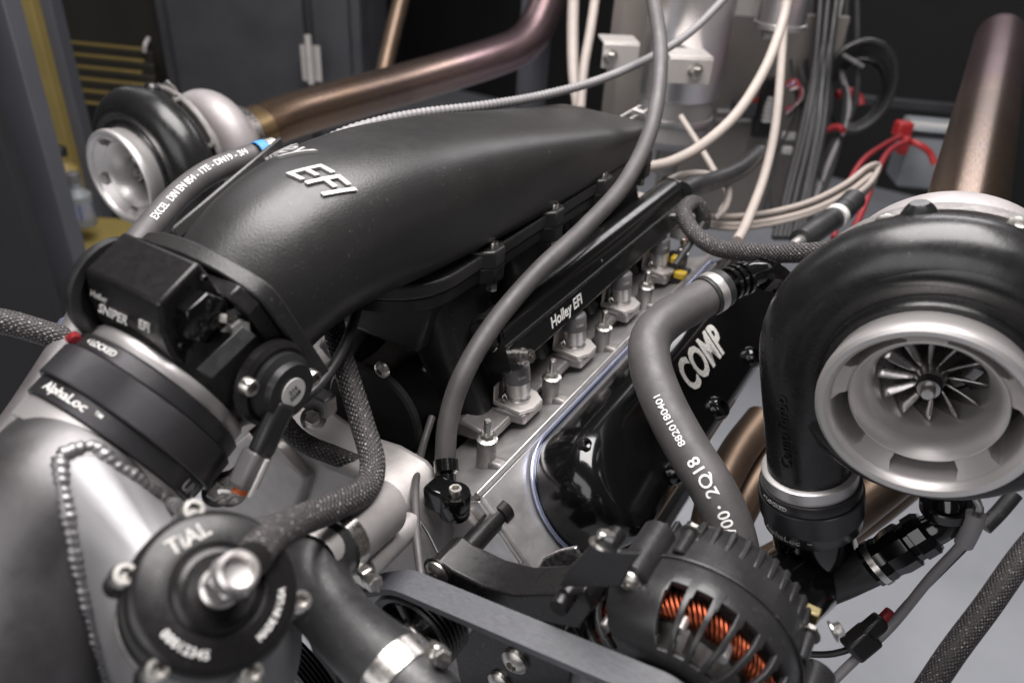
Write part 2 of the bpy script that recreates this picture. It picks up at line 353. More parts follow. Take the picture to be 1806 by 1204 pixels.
# shared bolt heads (local +Z points out of the head, origin under the head)
def hexg(r, h, dome=.12):
    p = [(cos(i*pi/3)*r, sin(i*pi/3)*r) for i in range(6)]
    return loft([[V((x, y, 0)) for x, y in p], [V((x, y, h*.85)) for x, y in p], [V((x*.86, y*.86, h)) for x, y in p]])
def capg(r, h, n=24):
    return lathe([(0, 0), (r, 0), (r, h*.88), (r*.9, h), (r*.56, h), (r*.5, h*.45), (0, h*.45)], (0, 0, 0), (0, 0, 1), n)
def flangebolt(r, h): return join(lathe([(0, 0), (r*1.5, 0), (r*1.5, r*.25), (r*1.05, r*.45), (0, r*.45)], (0, 0, 0), (0, 0, 1), 24), xf(hexg(r, h), Matrix.Translation((0, 0, r*.4))))
ME_CAP = mesh(capg(.0045, .0055), 'socket_bolt', 'zinc'); ME_HEX = mesh(flangebolt(.0052, .0055), 'flange_bolt', 'zinc'); ME_BUT = mesh(lathe([(0, 0), (.005, 0), (.0047, .0015), (.003, .0028), (.0018, .003), (.0016, .0015), (0, .0015)], (0, 0, 0), (0, 0, 1), 20), 'button_bolt', 'zinc')
ME_BLK = mesh(capg(.0045, .0055), 'black_socket_bolt', 'anod')
def bolt(parent, me, o, axis, s=1., name='bolt'):
    return inst(name, me, frame(V(o), V(axis)) @ Matrix.Scale(s, 4), parent)
def clamp_screw(parent, o, axis, s=1.):
    """worm-drive housing and slotted hex screw of a hose clamp"""
    u, v, a = basis(axis)
    part('screw_housing', box(V(o)-a*.007*s, (.011*s, .009*s, .013*s), (u, v, a)), 'zinc', parent, bev=.002*s)
    g = join(xf(hexg(.0052*s, .006*s), frame(V(o)+a*.001*s, a)), box(V(o)+a*.0074*s, (.009*s, .0012*s, .0008*s), (u, v, a)))
    part('clamp_screw', g, 'zinc', parent)
def pln(px, py, o, n):
    r = ray(px, py); n = V(n); return CAM + r*((V(o)-CAM).dot(n)/r.dot(n))
# ================================================================== the setting
FZ = -.85
single('floor', box((.5, 1, FZ-.02), (7, 7, .04)), 'floor', None, None, kind='structure')
single('back_wall', box((0, 3.45, .8), (7, .05, 3.3)), 'wall', None, None, kind='structure')
single('side_wall', box((-2.9, .5, .8), (.05, 6, 3.3)), 'wall', None, None, kind='structure')
# ================================================================== engine core
X0 = -.117
eb = thing('engine_block', (X0, .16, -.42), 'dark cast engine block under the two cylinder heads', 'engine block')
def xz(poly, y0, y1): return prism([V((x, y0, z)) for x, z in poly], (0, y1-y0, 0))
hb = [(-.035, -.085), (.055, -.16), (.045, -.25), (-.01, -.36), (X0, -.40)]
part('casting', xz(hb + [(2*X0-x, z) for x, z in reversed(hb[:-1])] + [(X0, -.1)], -.10, .45), 'castdk', eb, bev=.006)
part('valley_cover', xz([(-.19, -.072), (-.04, -.072), (-.04, -.064), (-.19, -.064)], -.09, .43), 'satin', eb, bev=.002)
for x in (-.16, -.07):
    for k in range(4): bolt(eb, ME_BUT, (x, -.06+k*.13, -.064), (0, 0, 1), 1.2)
def head(sx, name, label):
    f = lambda x, z: (X0 + sx*(x-X0), z)
    t = thing(name, (X0+sx*.18, .16, -.2), label, 'cylinder head', 'cylinder heads')
    poly = [(-.028, -.024), (.006, -.0135), (.026, -.006), (.036, -.0025), (.128, -.0945), (.112, -.128), (.062, -.162), (-.04, -.084)]
    part('casting', xz([f(*p) for p in poly], -.118, .43), 'headalu', t, bev=.0025)
    # thin raised sealing rim along the inner edge of the cover joint
    part('rim', xz([f(.0335, .002), f(.0375, -.002), f(.034, -.006), f(.030, -.002)], -.120, .43), 'mach', t, bev=.001)
    for k in range(5):                       # cast pads between the ports
        y = -.075 + k*.1118
        part('boss', cyl((f(.013, 0)[0], y, -.05), (0, 0, 1), .0085, .066, 20, .001), 'castdk', t)
        part('web', box((f(.024, 0)[0], y, -.012), (.02, .012, .022)), 'castdk', t, bev=.003)
        part('stud', join(cyl((f(.013, 0)[0], y, .016), (0, 0, 1), .0032, .021, 14, .0007), xf(flangebolt(.0062, .005), Matrix.Translation((f(.013, 0)[0], y, .0165)))), 'zinc', t)
    return t
hr = head(1, 'cylinder_head', 'machined silver cylinder head under the row of fuel injectors')
head(-1, 'cylinder_head', 'cylinder head on the hidden bank behind the intake plenum')
# front of the near head: machined pad and corner recess
part('front_pad', prism([(.0, -.121, -.03), (.036, -.121, -.006), (.08, -.121, -.052), (.07, -.121, -.11), (.01, -.121, -.1)], (0, .004, 0)), 'mach', hr, bev=.001)
# ------------------------------------------------------------------ valve covers
def cover(sx, label, letters):
    f = lambda x, y, z: V((X0 + sx*(x-X0), y, z))
    t = thing('valve_cover', f(.12, .16, -.04), label, 'valve cover', 'valve covers')
    gi = V((.042, 0, -.0055)); go = V((.042+.0806, 0, -.0055-.0806)); nn = nrm((1, 0, 1)); dn = nrm((1, 0, -1))
    def outline(o_in, h, y0, y1, rad, n=14):
        """rounded rectangle in the joint plane, lifted by h"""
        wd = (go-gi).length; pts = []
        cs = [(o_in+rad, y0+rad, pi, 1.5*pi), (wd-o_in-rad, y0+rad, 1.5*pi, 2*pi), (wd-o_in-.02, y1-.02, 0, .5*pi), (o_in+.02, y1-.02, .5*pi, pi)]
        for cx, cy, a0, a1 in cs:
            for k in range(n+1):
                a = a0 + (a1-a0)*k/n; rq = rad if a0 >= pi-.01 and cy < 0 else .02; p = gi + dn*(cx + rq*cos(a)) + nn*h; pts.append(f(p.x, cy + rq*sin(a), p.z))
        return pts
    part('flange', loft([outline(-.003, .0003, -.0785, .425, .058), outline(-.003, .0042, -.0785, .425, .058)]), 'gloss', t, bev=.0012)
    part('edge_strip', loft([outline(-.0052, .0008, -.081, .4275, .0595), outline(-.0052, .0034, -.081, .4275, .0595)]), 'steelblue', t, bev=.0006)
    secs = [outline(-.002, .0035, -.0775, .42, .0575), outline(-.001, .024, -.076, .418, .0565), outline(.001, .040, -.074, .416, .055), outline(.006, .052, -.069, .411, .050), outline(.014, .0585, -.061, .403, .042), outline(.024, .0605, -.051, .393, .032)]
    part('shell', loft(secs), 'gloss', t, sm=60)
    top = lambda d, y, h=.06: (lambda p: f(p.x, y, p.z))(gi + dn*d + nn*h)
    for k, (y, d) in enumerate([(.03, .090), (.145, .090), (.26, .090), (.36, .090)]):
        part('coil_post', lathe([(0, -.02), (.0135, -.02), (.0125, .004), (.010, .008), (.0062, .0085), (.0055, .002), (0, .002)], top(d, y), f(1, 0, 1)-f(0, 0, 0), 28), 'gloss', t)
    for y in (-.04, .09, .2, .31): bolt(t, ME_BLK, top(.012, y, .049), f(1, 0, 1)-f(0, 0, 0), 1.3)
    if letters:
        o = top(.043, .175, .0603)
        part('lettering', text('COMP', .046, .0008, .03, 0, flat(o, (0, 1, 0), f(-1, 0, 1)-f(0, 0, 0)), .80), 'ink2', t)
        if 0: part('lettering', text('CAMS', .022, .0008, .02, 0, flat(top(.043, .275, .0603), (0, 1, 0), f(-1, 0, 1)-f(0, 0, 0)), .9), 'ink2', t)
cover(1, 'gloss black valve cover with white block capitals beside the turbo', True)
cover(-1, 'gloss black valve cover hidden behind the intake plenum', False)

# ================================================================== intake manifold
im = thing('intake_manifold', (X0, .1, -.02), 'textured black intake manifold with raised silver lettering on its neck', 'intake manifold')
KEY = [(-.203, .160, 25, .0555, .0560, .0555, 2.0), (-.165, .1735, 21, .0600, .0625, .053, 2.15), (-.115, .179, 13, .0660, .0680, .050, 2.35), (-.055, .174, 4, .0705, .0715, .042, 2.75),
       (.01, .164, 0, .0715, .0735, .030, 3.1), (.09, .160, 0, .0715, .0640, .028, 3.5), (.19, .156, 0, .0710, .0480, .024, 4.0), (.29, .152, 0, .0700, .032, .020, 4.6), (.37, .150, 0, .0690, .019, .018, 5.4)]
def keyat(s):
    q = s*(len(KEY)-1); i = min(int(q), len(KEY)-2); t = q-i
    g = lambda k: KEY[max(0, min(len(KEY)-1, k))]
    return [.5*((2*b) + (c-a)*t + (2*a-5*b+4*c-d)*t*t + (3*b-a-3*c+d)*t**3) for a, b, c, d in zip(g(i-1), g(i), g(i+1), g(i+2))]
def plen(s, ang):
    y, z, tl, hw, ht, hbm, e = keyat(s); c, sn = cos(ang), sin(ang); p = lambda v: math.copysign(abs(v)**(2/e), v)
    x = hw*p(c); h = (ht if sn >= 0 else hbm)*p(sn); tl = R_(tl)
    return V((X0+x, y - h*sin(tl), z + h*cos(tl)))
NS, NA = 60, 72
part('plenum', loft([[plen(i/NS, 2*pi*k/NA) for k in range(NA)] for i in range(NS+1)]), 'crinkle', im, sm=50)
def plen_txt(s0, a0, rad=.06, ln=.5):
    def f(x, y, z):
        s = s0 + y/ln; a = a0 - x/rad; p = plen(s, a); e = 1e-3
        n = (plen(s, a+e)-plen(s, a-e)).cross(plen(s+e, a)-plen(s-e, a)); n = nrm(n)
        if n.z < 0: n = -n
        return p + n*(z - .0008)
    return f
def proj(p):
    q = V(p)-CAM; z = q.dot(FWD); return 903 + FPX*q.dot(RIGHT)/z, 602 + FPX*q.dot(DOWN)/z
part('lettering', text('Holley', .0285, .0028, .0, .42, plen_txt(.268, R_(121), .066), .90), 'badge', im, sm=25)
part('lettering', text('EFI', .0335, .0028, .0, .42, plen_txt(.230, R_(69), .066), .92), 'badge', im, sm=25)
# plenum base flange: rounded at the front
def flo(gr):
    pts = []; hw = .0695+gr
    for k in range(25):
        a = pi + pi*k/24; pts.append((X0 + hw*cos(a), -.035 + (hw*.97)*sin(a)))
    pts += [(X0+hw, .372+gr), (X0-hw, .372+gr)]; return pts
part('flange', prism([V((x, y, .126)) for x, y in flo(0)], (0, 0, .0135)), 'crinkle', im, bev=.0025, segs=3)
part('lower_flange', prism([V((x, y, .113)) for x, y in flo(-.002)], (0, 0, .0125)), 'satin', im, bev=.0015)
for sx in (1, -1):
    for k in range(4):
        y = .018 + k*.110; x = X0 + sx*.0685
        g = prism([(x-sx*.012, y-.02, .1255), (x+sx*.0, y-.016, .1255), (x+sx*.009, y-.008, .1255), (x+sx*.009, y+.008, .1255), (x, y+.016, .1255), (x-sx*.012, y+.02, .1255)], (0, 0, .017))
        part('ear', g, 'crinkle', im, bev=.002)
        part('ear', xf(g, Matrix.Translation((0, 0, -.0155)) @ Matrix.Diagonal((1, 1, 1, 1))), 'satin', im, bev=.002)
        bolt(im, ME_CAP, (x+sx*.0012, y, .1425), (0, 0, 1), .95)
        part('nut', cyl((x+sx*.0012, y, .1), (0, 0, 1), .0055, .010, 6), 'zinc', im)
# eight runners from the base to the heads and the collector box between them
part('collector', xz([(X0-.06, .115), (X0+.06, .115), (X0+.045, .06), (X0-.045, .06)], -.062, .365), 'matt', im, bev=.006)
def rrect(c, u, v, a, b, r, n=4):
    pts = []
    for sx, sy, a0 in ((1, 1, 0), (-1, 1, pi/2), (-1, -1, pi), (1, -1, 1.5*pi)):
        for k in range(n+1):
            t = a0 + pi/2*k/n; pts.append(V(c) + V(u)*(sx*(a-r)+r*cos(t)) + V(v)*(sy*(b-r)+r*sin(t)))
    return pts
for sx in (1, -1):
    for k in range(4):
        y = k*.1118 - .006
        secs = []
        for q in range(9):
            t = q/8; x = .028 + (.085-.028)*t**1.4; z = .118 - t*.128; tilt = R_(4 + 34*t)
            secs.append(rrect((X0+sx*x, y, z), (sx*cos(tilt), 0, sin(tilt)), (0, 1, 0), .030-.010*t, .041-.004*t, .014))
        part('runner', loft(secs), 'satin', im, sm=50)
    part('port_flange', xz([(X0+sx*.075, -.016), (X0+sx*.121, -.0085), (X0+sx*.121, .001), (X0+sx*.088, .004), (X0+sx*.075, -.004)], -.055, .385), 'castdk', im, bev=.003)
    for k in range(4):                       # injector bungs
        y = k*.1118
        part('injector_bung', prism([(X0+sx*.103, y-.024, -.006), (X0+sx*.103, y+.024, -.006), (X0+sx*.134, y+.017, -.006), (X0+sx*.134, y-.017, -.006)], (0, 0, .0115)), 'castdk', im, bev=.003)
# stud bosses on the front left of the neck
for x, y, z, h in ((-.172, -.148, .167, .041), (-.176, -.112, .172, .038)):
    part('boss', cyl((x, y, z), (-.16, -.12, 1), .0105, h, 28, .001), 'satin', im)
    part('boss_cap', lathe([(0, 0), (.0122, 0), (.0122, .0018), (.004, .0024), (.0035, .001), (0, .001)], V((x, y, z))+nrm((-.16, -.12, 1))*h, (-.16, -.12, 1), 28), 'mach', im)
part('rib', prism([plen(.02, R_(128)), plen(.02, R_(140)), plen(.30, R_(140)), plen(.30, R_(128))], (-.004, 0, .012)), 'crinkle', im, bev=.003)
# neck mounting flange (square, in the throttle body's tilted frame)
TC = V((-.117, -.293, .118)); TA = V((0, cos(R_(25)), sin(R_(25)))); TU = V((1, 0, 0)); TW = V((0, -sin(R_(25)), cos(R_(25))))
def T(x, up, s): return TC + TU*x + TW*up + TA*s
part('neck_flange', prism([T(x, q, .089) for x, q in [(-.062, -.05), (-.052, -.062), (.052, -.062), (.062, -.05), (.062, .036), (.060, .046), (.054, .053), (.044, .0575), (.030, .0625), (.015, .065), (0, .066), (-.015, .065), (-.030, .0625), (-.044, .0575), (-.054, .053), (-.060, .046), (-.062, .036)]], TA*.012), 'crinkle', im, bev=.0015)

# ================================================================== throttle body
tb = thing('throttle_body', T(0, 0, .06), 'black anodised throttle body with engraved cover and angle sensor', 'throttle body')
part('bore', lathe([(.047, .018), (.0545, .018), (.0545, .036), (.0585, .042), (.0585, .0775), (.047, .0775)], TC, TA, 72), 'anod', tb)
part('mount_flange', prism([T(x, q, .0775) for x, q in [(-.058, -.046), (-.048, -.058), (.048, -.058), (.058, -.046), (.058, .046), (.048, .058), (-.048, .058), (-.058, .046)]], TA*.0112), 'anod', tb, bev=.001)
part('bead_ring', lathe([(.050, .0225), (.0555, .0225), (.0562, .0235), (.0562, .0305), (.0555, .0315), (.050, .0315)], TC, TA, 96), 'turned', tb)
CX = -.079
cpx = [(352, 462), (281, 536), (286, 585), (303, 628), (332, 662), (392, 640), (428, 572), (396, 522)]
cp = [at(a, b, 'x', CX) for a, b in cpx]
part('cover', prism(cp, (-.069, 0, 0)), 'anod', tb, bev=.0026, segs=3)
cc = sum(cp[:5], V((0, 0, 0)))/5
# round end plate and screws at the far end
ec = V((CX-.071, cp[1].y+.022, cp[1].z-.026))
part('end_plate', lathe([(0, 0), (.034, 0), (.0345, .001), (.0345, .007), (.032, .009), (0, .009)], ec, (-1, 0, 0), 48), 'satin', tb)
part('end_gasket', lathe([(.030, 0), (.0362, 0), (.0362, .002), (.030, .002)], ec+V((.0005, 0, 0)), (1, 0, 0), 48), 'rubberdk', tb)
bolt(tb, ME_HEX, ec+V((-.009, -.012, .004)), (-1, 0, 0), 1.1)
bolt(tb, ME_CAP, ec+V((-.009, .016, -.012)), (-1, 0, 0), 1.0)
# hexagonal socket cap on the near end
hc = at(346, 553, 'x', CX)
hx = [hc + V((0, cos(k*pi/3+.35)*.0165, sin(k*pi/3+.35)*.0165)) for k in range(6)]
part('hex_cap', loft([hx, [p+V((.010, 0, 0)) for p in hx], [hc+(p-hc)*.9+V((.011, 0, 0)) for p in hx]]), 'gloss', tb, bev=.0006)
for a, b in ((357, 490), (318, 607)): bolt(tb, ME_BLK, at(a, b, 'x', CX+.0003), (1, 0, 0), .55)
go_ = at(398, 624, 'x', CX+.026); gn = nrm((.66, -.34, .67))
gq = [pln(a_, b_, go_, gn) for a_, b_ in ((346, 650), (374, 668), (452, 592), (428, 574))]
part('guard_plate', prism(gq, -gn*.0018), 'satin', tb, bev=.0005)
tp = [at(a, b, 'x', CX+.004) for a, b in ((388, 520), (418, 528), (443, 548), (430, 562), (396, 545))]
part('stop_bracket', prism(tp, (.003, 0, 0)), 'anod', tb, bev=.0006)
bolt(tb, ME_HEX, at(414, 566, 'x', CX+.007), -TA*.4+V((1, 0, .1)), 1.35)
# front face lettering
e1 = cp[2]-cp[1]; fnv = nrm(V((1, 0, 0)).cross(e1)); fo = cp[1] + fnv*.0002
if (CAM-fo).dot(fnv) < 0: fnv = -fnv
upv = -nrm(e1)
part('lettering', text('SNIPER', .0092, .0005, .012, .45, flat(pln(200, 553, fo, fnv)+fnv*.0004, (1, 0, 0), upv), .95), 'ink', tb)
part('lettering', text('EFI', .0088, .0005, .014, .2, flat(pln(256, 574, fo, fnv)+fnv*.0004, (1, 0, 0), upv), .95), 'ink', tb)
part('lettering', text('Holley', .0060, .0004, .012, .3, flat(pln(176, 524, fo, fnv)+fnv*.0004, (1, 0, 0), upv), 1.), 'ink2', tb)
# throttle position sensor on the shaft end
tc_ = T(.060, -.004, .062)
part('sensor_boss', lathe([(0, 0), (.029, 0), (.029, .006), (.026, .0085), (0, .0085)], tc_, (1, 0, 0), 48), 'anod', tb)
sb = part('sensor', lathe([(0, .008), (.023, .008), (.0235, .013), (.019, .016), (.0185, .021), (0, .022)], tc_, (1, 0, 0), 48), 'blackplastic', tb)
td = nrm(D(447, 720, .5)-D(485, 665, .5)); td = nrm(V((0, td.y, td.z)))
tq = nrm(V((1, 0, 0)).cross(td))
part('sensor_arm', box(tc_+V((.018, 0, 0))+td*.026, (.0115, .017, .038), (V((1, 0, 0)), tq, td)), 'blackplastic', sb, bev=.004)
part('plug', box(tc_+V((.016, 0, 0))+td*.055, (.014, .017, .026), (V((1, 0, 0)), tq, td)), 'greyplastic', sb, bev=.003)
part('plug_latch', box(tc_+V((.0235, 0, 0))+td*.058+tq*.002, (.002, .004, .026), (V((1, 0, 0)), tq, td)), 'white', sb, bev=.0007)
part('plug_clip', tube([tc_+V((.012, 0, 0))+td*.073+tq*q for q in (-.013, -.006, .006, .013)], .0015, 8), 'white', sb)
part('plug_seal', cyl(tc_+V((.016, 0, 0))+td*.0675, td, .0048, .004, 16), 'orange', sb)
part('round_label', cyl(tc_+V((.0216, .0, .0)), (1, 0, 0), .0098, .0009, 32), 'white', sb)
part('lettering', text('216\n2528', .0048, .0002, .0, 0, flat(tc_+V((.0227, 0, 0)), V((0, 1, .25)), V((0, -.25, 1)))), 'blackplastic', sb)
for dy, dz in ((-.020, .012), (.021, -.006)): bolt(tb, ME_CAP, tc_+V((.0085, dy*1.25, dz*1.25)), (1, 0, 0), 1.25)
for x, q in ((.051, -.045), (-.051, -.045), (-.051, .047)): bolt(tb, ME_HEX, T(x, q, .0775), -TA, 1.1)
# ------------------------------------------------------------------ quick coupler between throttle body and charge pipe
def coupler(name, o, axis, rad, label, face, letters_at, s=1., ls=1.):
    """two black collars and a knurled sleeve over a bead ring; face is the angle that the engraving looks to"""
    t = thing(name, o, label, 'pipe coupler', 'black quick couplers')
    k = rad/.0615
    P = lambda pr: [(r*k, h*s) for r, h in pr]
    part('collar', lathe(P([(.05, -.0245), (.0585, -.0245), (.0592, -.0238), (.0592, -.0122), (.05, -.0122)]), o, axis, 120), 'anodring', t)
    n = 720
    part('sleeve', lathe(P([(.05, -.0118), (.0612, -.0118), (.0622, -.0108), (.0622, .0098), (.0612, .0108), (.05, .0108)]), o, axis, n, rmod=lambda i, a: 1+(.0016 if i % 2 else -.0016)), 'anodring', t, sm=20)
    part('collar', lathe(P([(.05, .0112), (.0590, .0112), (.0597, .0118), (.0597, .0208), (.0590, .0215), (.05, .0215)]), o, axis, 120), 'anodring', t)
    sg, hs, a1, a2 = letters_at
    part('lettering', text('AlphaLoc', .0078*k*ls, .0003, .008, .12, on_cyl(o, axis, .0594*k, -.0182*s, a1, sg, hs), 1.25), 'ink', t)
    part('lettering', text('TM', .0035*k, .0003, .012, 0, on_cyl(o, axis, .0594*k, -.0165*s, a1+sg*.026*ls*k/(.0594*k), sg, hs), 1.1), 'ink', t)
    part('lettering', text('< LOCKED', .0054*k*ls, .0003, .012, .1, on_cyl(o, axis, .0599*k, .0163*s, a2, sg, hs), 1.05), 'ink', t)
    return t
u_, v_, a_ = basis(TA)
def ang_px(o, axis, px, py, h, r):
    """angle on a cylinder whose surface projects nearest to a pixel"""
    u, v, a = basis(axis); best = None; tgt = ray(px, py).normalized()
    for i in range(720):
        t = i*pi/360; p = V(o)+a*h+(u*cos(t)+v*sin(t))*r
        n = u*cos(t)+v*sin(t)
        if n.dot(CAM-p) < 0: continue
        d = (p-CAM).normalized().dot(tgt)
        if best is None or d > best[0]: best = (d, t)
    return best[1]
A1 = ang_px(TC, TA, 128, 672, -.018, .0594); A2 = ang_px(TC, TA, 176, 612, .0163, .0597)
cp1 = coupler('pipe_coupler', TC, TA, .0615, 'knurled black coupler joining the throttle body to the grey charge pipe', 0, (1, 1, A1, A2))
part('locking_lever', tube([TC+TA*.014+(u_*cos(A2-.42)+v_*sin(A2-.42))*.061, TC+TA*.016+(u_*cos(A2-.5)+v_*sin(A2-.5))*.0625, TC+TA*.013+(u_*cos(A2-.58)+v_*sin(A2-.58))*.0625], .0030, 10), 'redcable', cp1)
A3 = ang_px(TC, TA, 342, 860, -.018, .0594)
part('lettering', text('UNL', .0102, .0003, .012, .12, on_cyl(TC, TA, .0594, -.0182, A3, 1, 1), 1.2), 'ink2', cp1)
# ================================================================== charge pipe with welded stub, blow-off valve
ch = thing('charge_pipe', D(60, 1000, .45), 'grey coated aluminium charge pipe with ripple weld beads', 'pipe')
mp = Path([T(0, 0, -.0255), T(0, 0, -.045), D(122, 872, .462), D(58, 985, .448), D(22, 1120, .44), D(8, 1300, .44)], .006)
part('elbow', tube(mp, .0515, 72), 'pipepolish', ch, sm=60)
BOVC = D(386, 1038, .372)
part('bead_ring', lathe([(.044, -.0405), (.0540, -.0405), (.0568, -.0395), (.0568, -.0250), (.044, -.0250)], TC, TA, 96), 'turned', ch)
def bead(pts, r):
    pa = Path(pts, .0008); return tube(pa, lambda f: r*(1+.10*sin(f*37)+.05*sin(f*91)), 14, wrap=(.0046, .085))
def hit(px, py, objs):
    """front-most point on the tubes (path, radius) under a pixel"""
    r = ray(px, py); best = None
    for i in range(300, 620):
        p = CAM + r*(i*.001)
        for f in objs:
                if f(p): return p + r.normalized()*.0012
    return CAM + r*.45
def in_tube(pa, rad): return lambda p: min((p-q).length for q in pa.p) < rad
def in_cyl(o, a, rad, ln): return lambda p: 0 < (p-o).dot(a) < ln and ((p-o)-a*(p-o).dot(a)).length < rad
solids = [in_tube(mp, .0515)]
W1 = [(106, 806), (122, 797), (145, 790), (166, 789), (184, 803), (204, 822), (232, 838), (262, 862), (290, 880), (316, 896)]
W2 = [(106, 806), (110, 850), (120, 900), (130, 950), (140, 1000), (152, 1050), (164, 1100), (176, 1150), (190, 1215)]
w2 = [hit(a, b, solids)-ray(a, b).normalized()*(.0004*i) for i, (a, b) in enumerate(W2)]
w1 = [w2[0]] + [hit(a, b, solids) for a, b in W1[1:]]
vw = nrm(CAM-BOVC); ba = nrm(vw*cos(R_(25)) + (RIGHT*.74-DOWN*.67)*sin(R_(25)))
bot = [w2[-1], D(240, 1330, .47), D(400, 1340, .48), D(520, 1200, .49), D(520, 1020, .50), D(430, 930, .50), w1[-1]]
base = Path(w1, .004).p[:-1] + list(reversed(Path(bot, .004).p))[:-1] + list(reversed(Path(w2, .004).p))[:-1]
def resample(pts, n):
    pts = pts+[pts[0]]; L = [0]
    for i in range(1, len(pts)): L.append(L[-1]+(pts[i]-pts[i-1]).length)
    out = []
    for k in range(n):
        d = L[-1]*k/n; i = max(j for j in range(len(L)) if L[j] <= d+1e-12); i = min(i, len(pts)-2); out.append(pts[i].lerp(pts[i+1], (d-L[i])/max(1e-9, L[i+1]-L[i])))
    return out
base = resample(base, 120); tu, tv, _ = basis(ba); tcn = BOVC-ba*.05
ring = []
for p in base:
    q = p-tcn; q = q-ba*q.dot(ba); ring.append(tcn + nrm(q)*.037)
secs = []
for k in range(13):
    f = k/12; e = f*f*(3-2*f); secs.append([p.lerp(q, f) for p, q in zip(base, ring)])
part('stub', loft(secs), 'pipegrey', ch, sm=60)
part('weld_bead', bead(w1, .0042), 'weld', ch, sm=60); part('weld_bead', bead(w2, .0042), 'weld', ch, sm=60)

bc = BOVC
bv = thing('blow_off_valve', bc-ba*.05, 'round black blow-off valve with engraved cap on the charge pipe stub', 'valve')
part('body', lathe([(0, -.055), (.030, -.055), (.033, -.045), (.033, -.030), (.040, -.026), (.0405, -.012), (.0385, -.010)], bc, ba, 72), 'anod', bv)
part('neck_band', lathe([(.031, -.052), (.0365, -.052), (.0375, -.050), (.0375, -.042), (.031, -.040)], bc, ba, 60), 'mach', bv)
part('cap', lathe([(.039, -.0105), (.0402, -.010), (.0402, -.0055), (.0385, -.002), (.0355, 0), (.0228, .0004), (.0215, -.0006), (.0205, .0002), (.019, .0022), (.0165, .003), (.0145, .0012), (0, .0012)], bc, ba, 96), 'anod', bv)
bu, bvv, _ = basis(ba)
def bang(px, py):
    p = pln(px, py, bc, ba)-bc; return math.atan2(p.dot(bvv), p.dot(bu))
for a, b in ((345, 893), (233, 1010), (283, 1175), (450, 1185), (548, 1057), (492, 925)):
    t = bang(a, b); q = bu*cos(t)+bvv*sin(t)
    part('lug', cyl(bc+q*.0415-ba*.026, ba, .0062, .0165, 20, .001), 'anod', bv)
    part('lug', box(bc+q*.037-ba*.018, (.010, .011, .016), (q, ba.cross(q), ba)), 'anod', bv, bev=.001)
    bolt(bv, ME_CAP, bc+q*.0415-ba*.0095, ba, 1.22)
part('fitting', join(lathe([(0, 0), (.0098, 0), (.0098, .004), (.0082, .0055), (.0082, .016), (0, .016)], bc, ba, 28), xf(hexg(.0108, .011), frame(bc+ba*.014, ba)),
     lathe([(0, .024), (.0096, .024), (.0096, .033), (.0080, .0345), (.0070, .033), (.0066, .0285), (0, .0275)], bc, ba, 28)), 'mach', bv)
t1 = bang(337, 958)
q = bu*cos(t1)+bvv*sin(t1); tdir = nrm(q.cross(ba));
tdir = tdir if tdir.dot(RIGHT) > 0 else -tdir
part('lettering', text('TiAL', .0108, .0004, .02, 0, flat(bc+q*.0285+ba*.0003, tdir, q), 1.0), 'ink2', bv)
part('lettering', text('00012345', .0058, .0004, .02, 0, arc_on(bc, ba, .0298, .0002, bang(345, 1107), -1), .95, 1.1), 'ink', bv)
part('lettering', text('MADE IN USA', .0047, .0004, .02, 0, arc_on(bc, ba, .0300, .0002, bang(487, 1085), -1), .95), 'ink', bv)

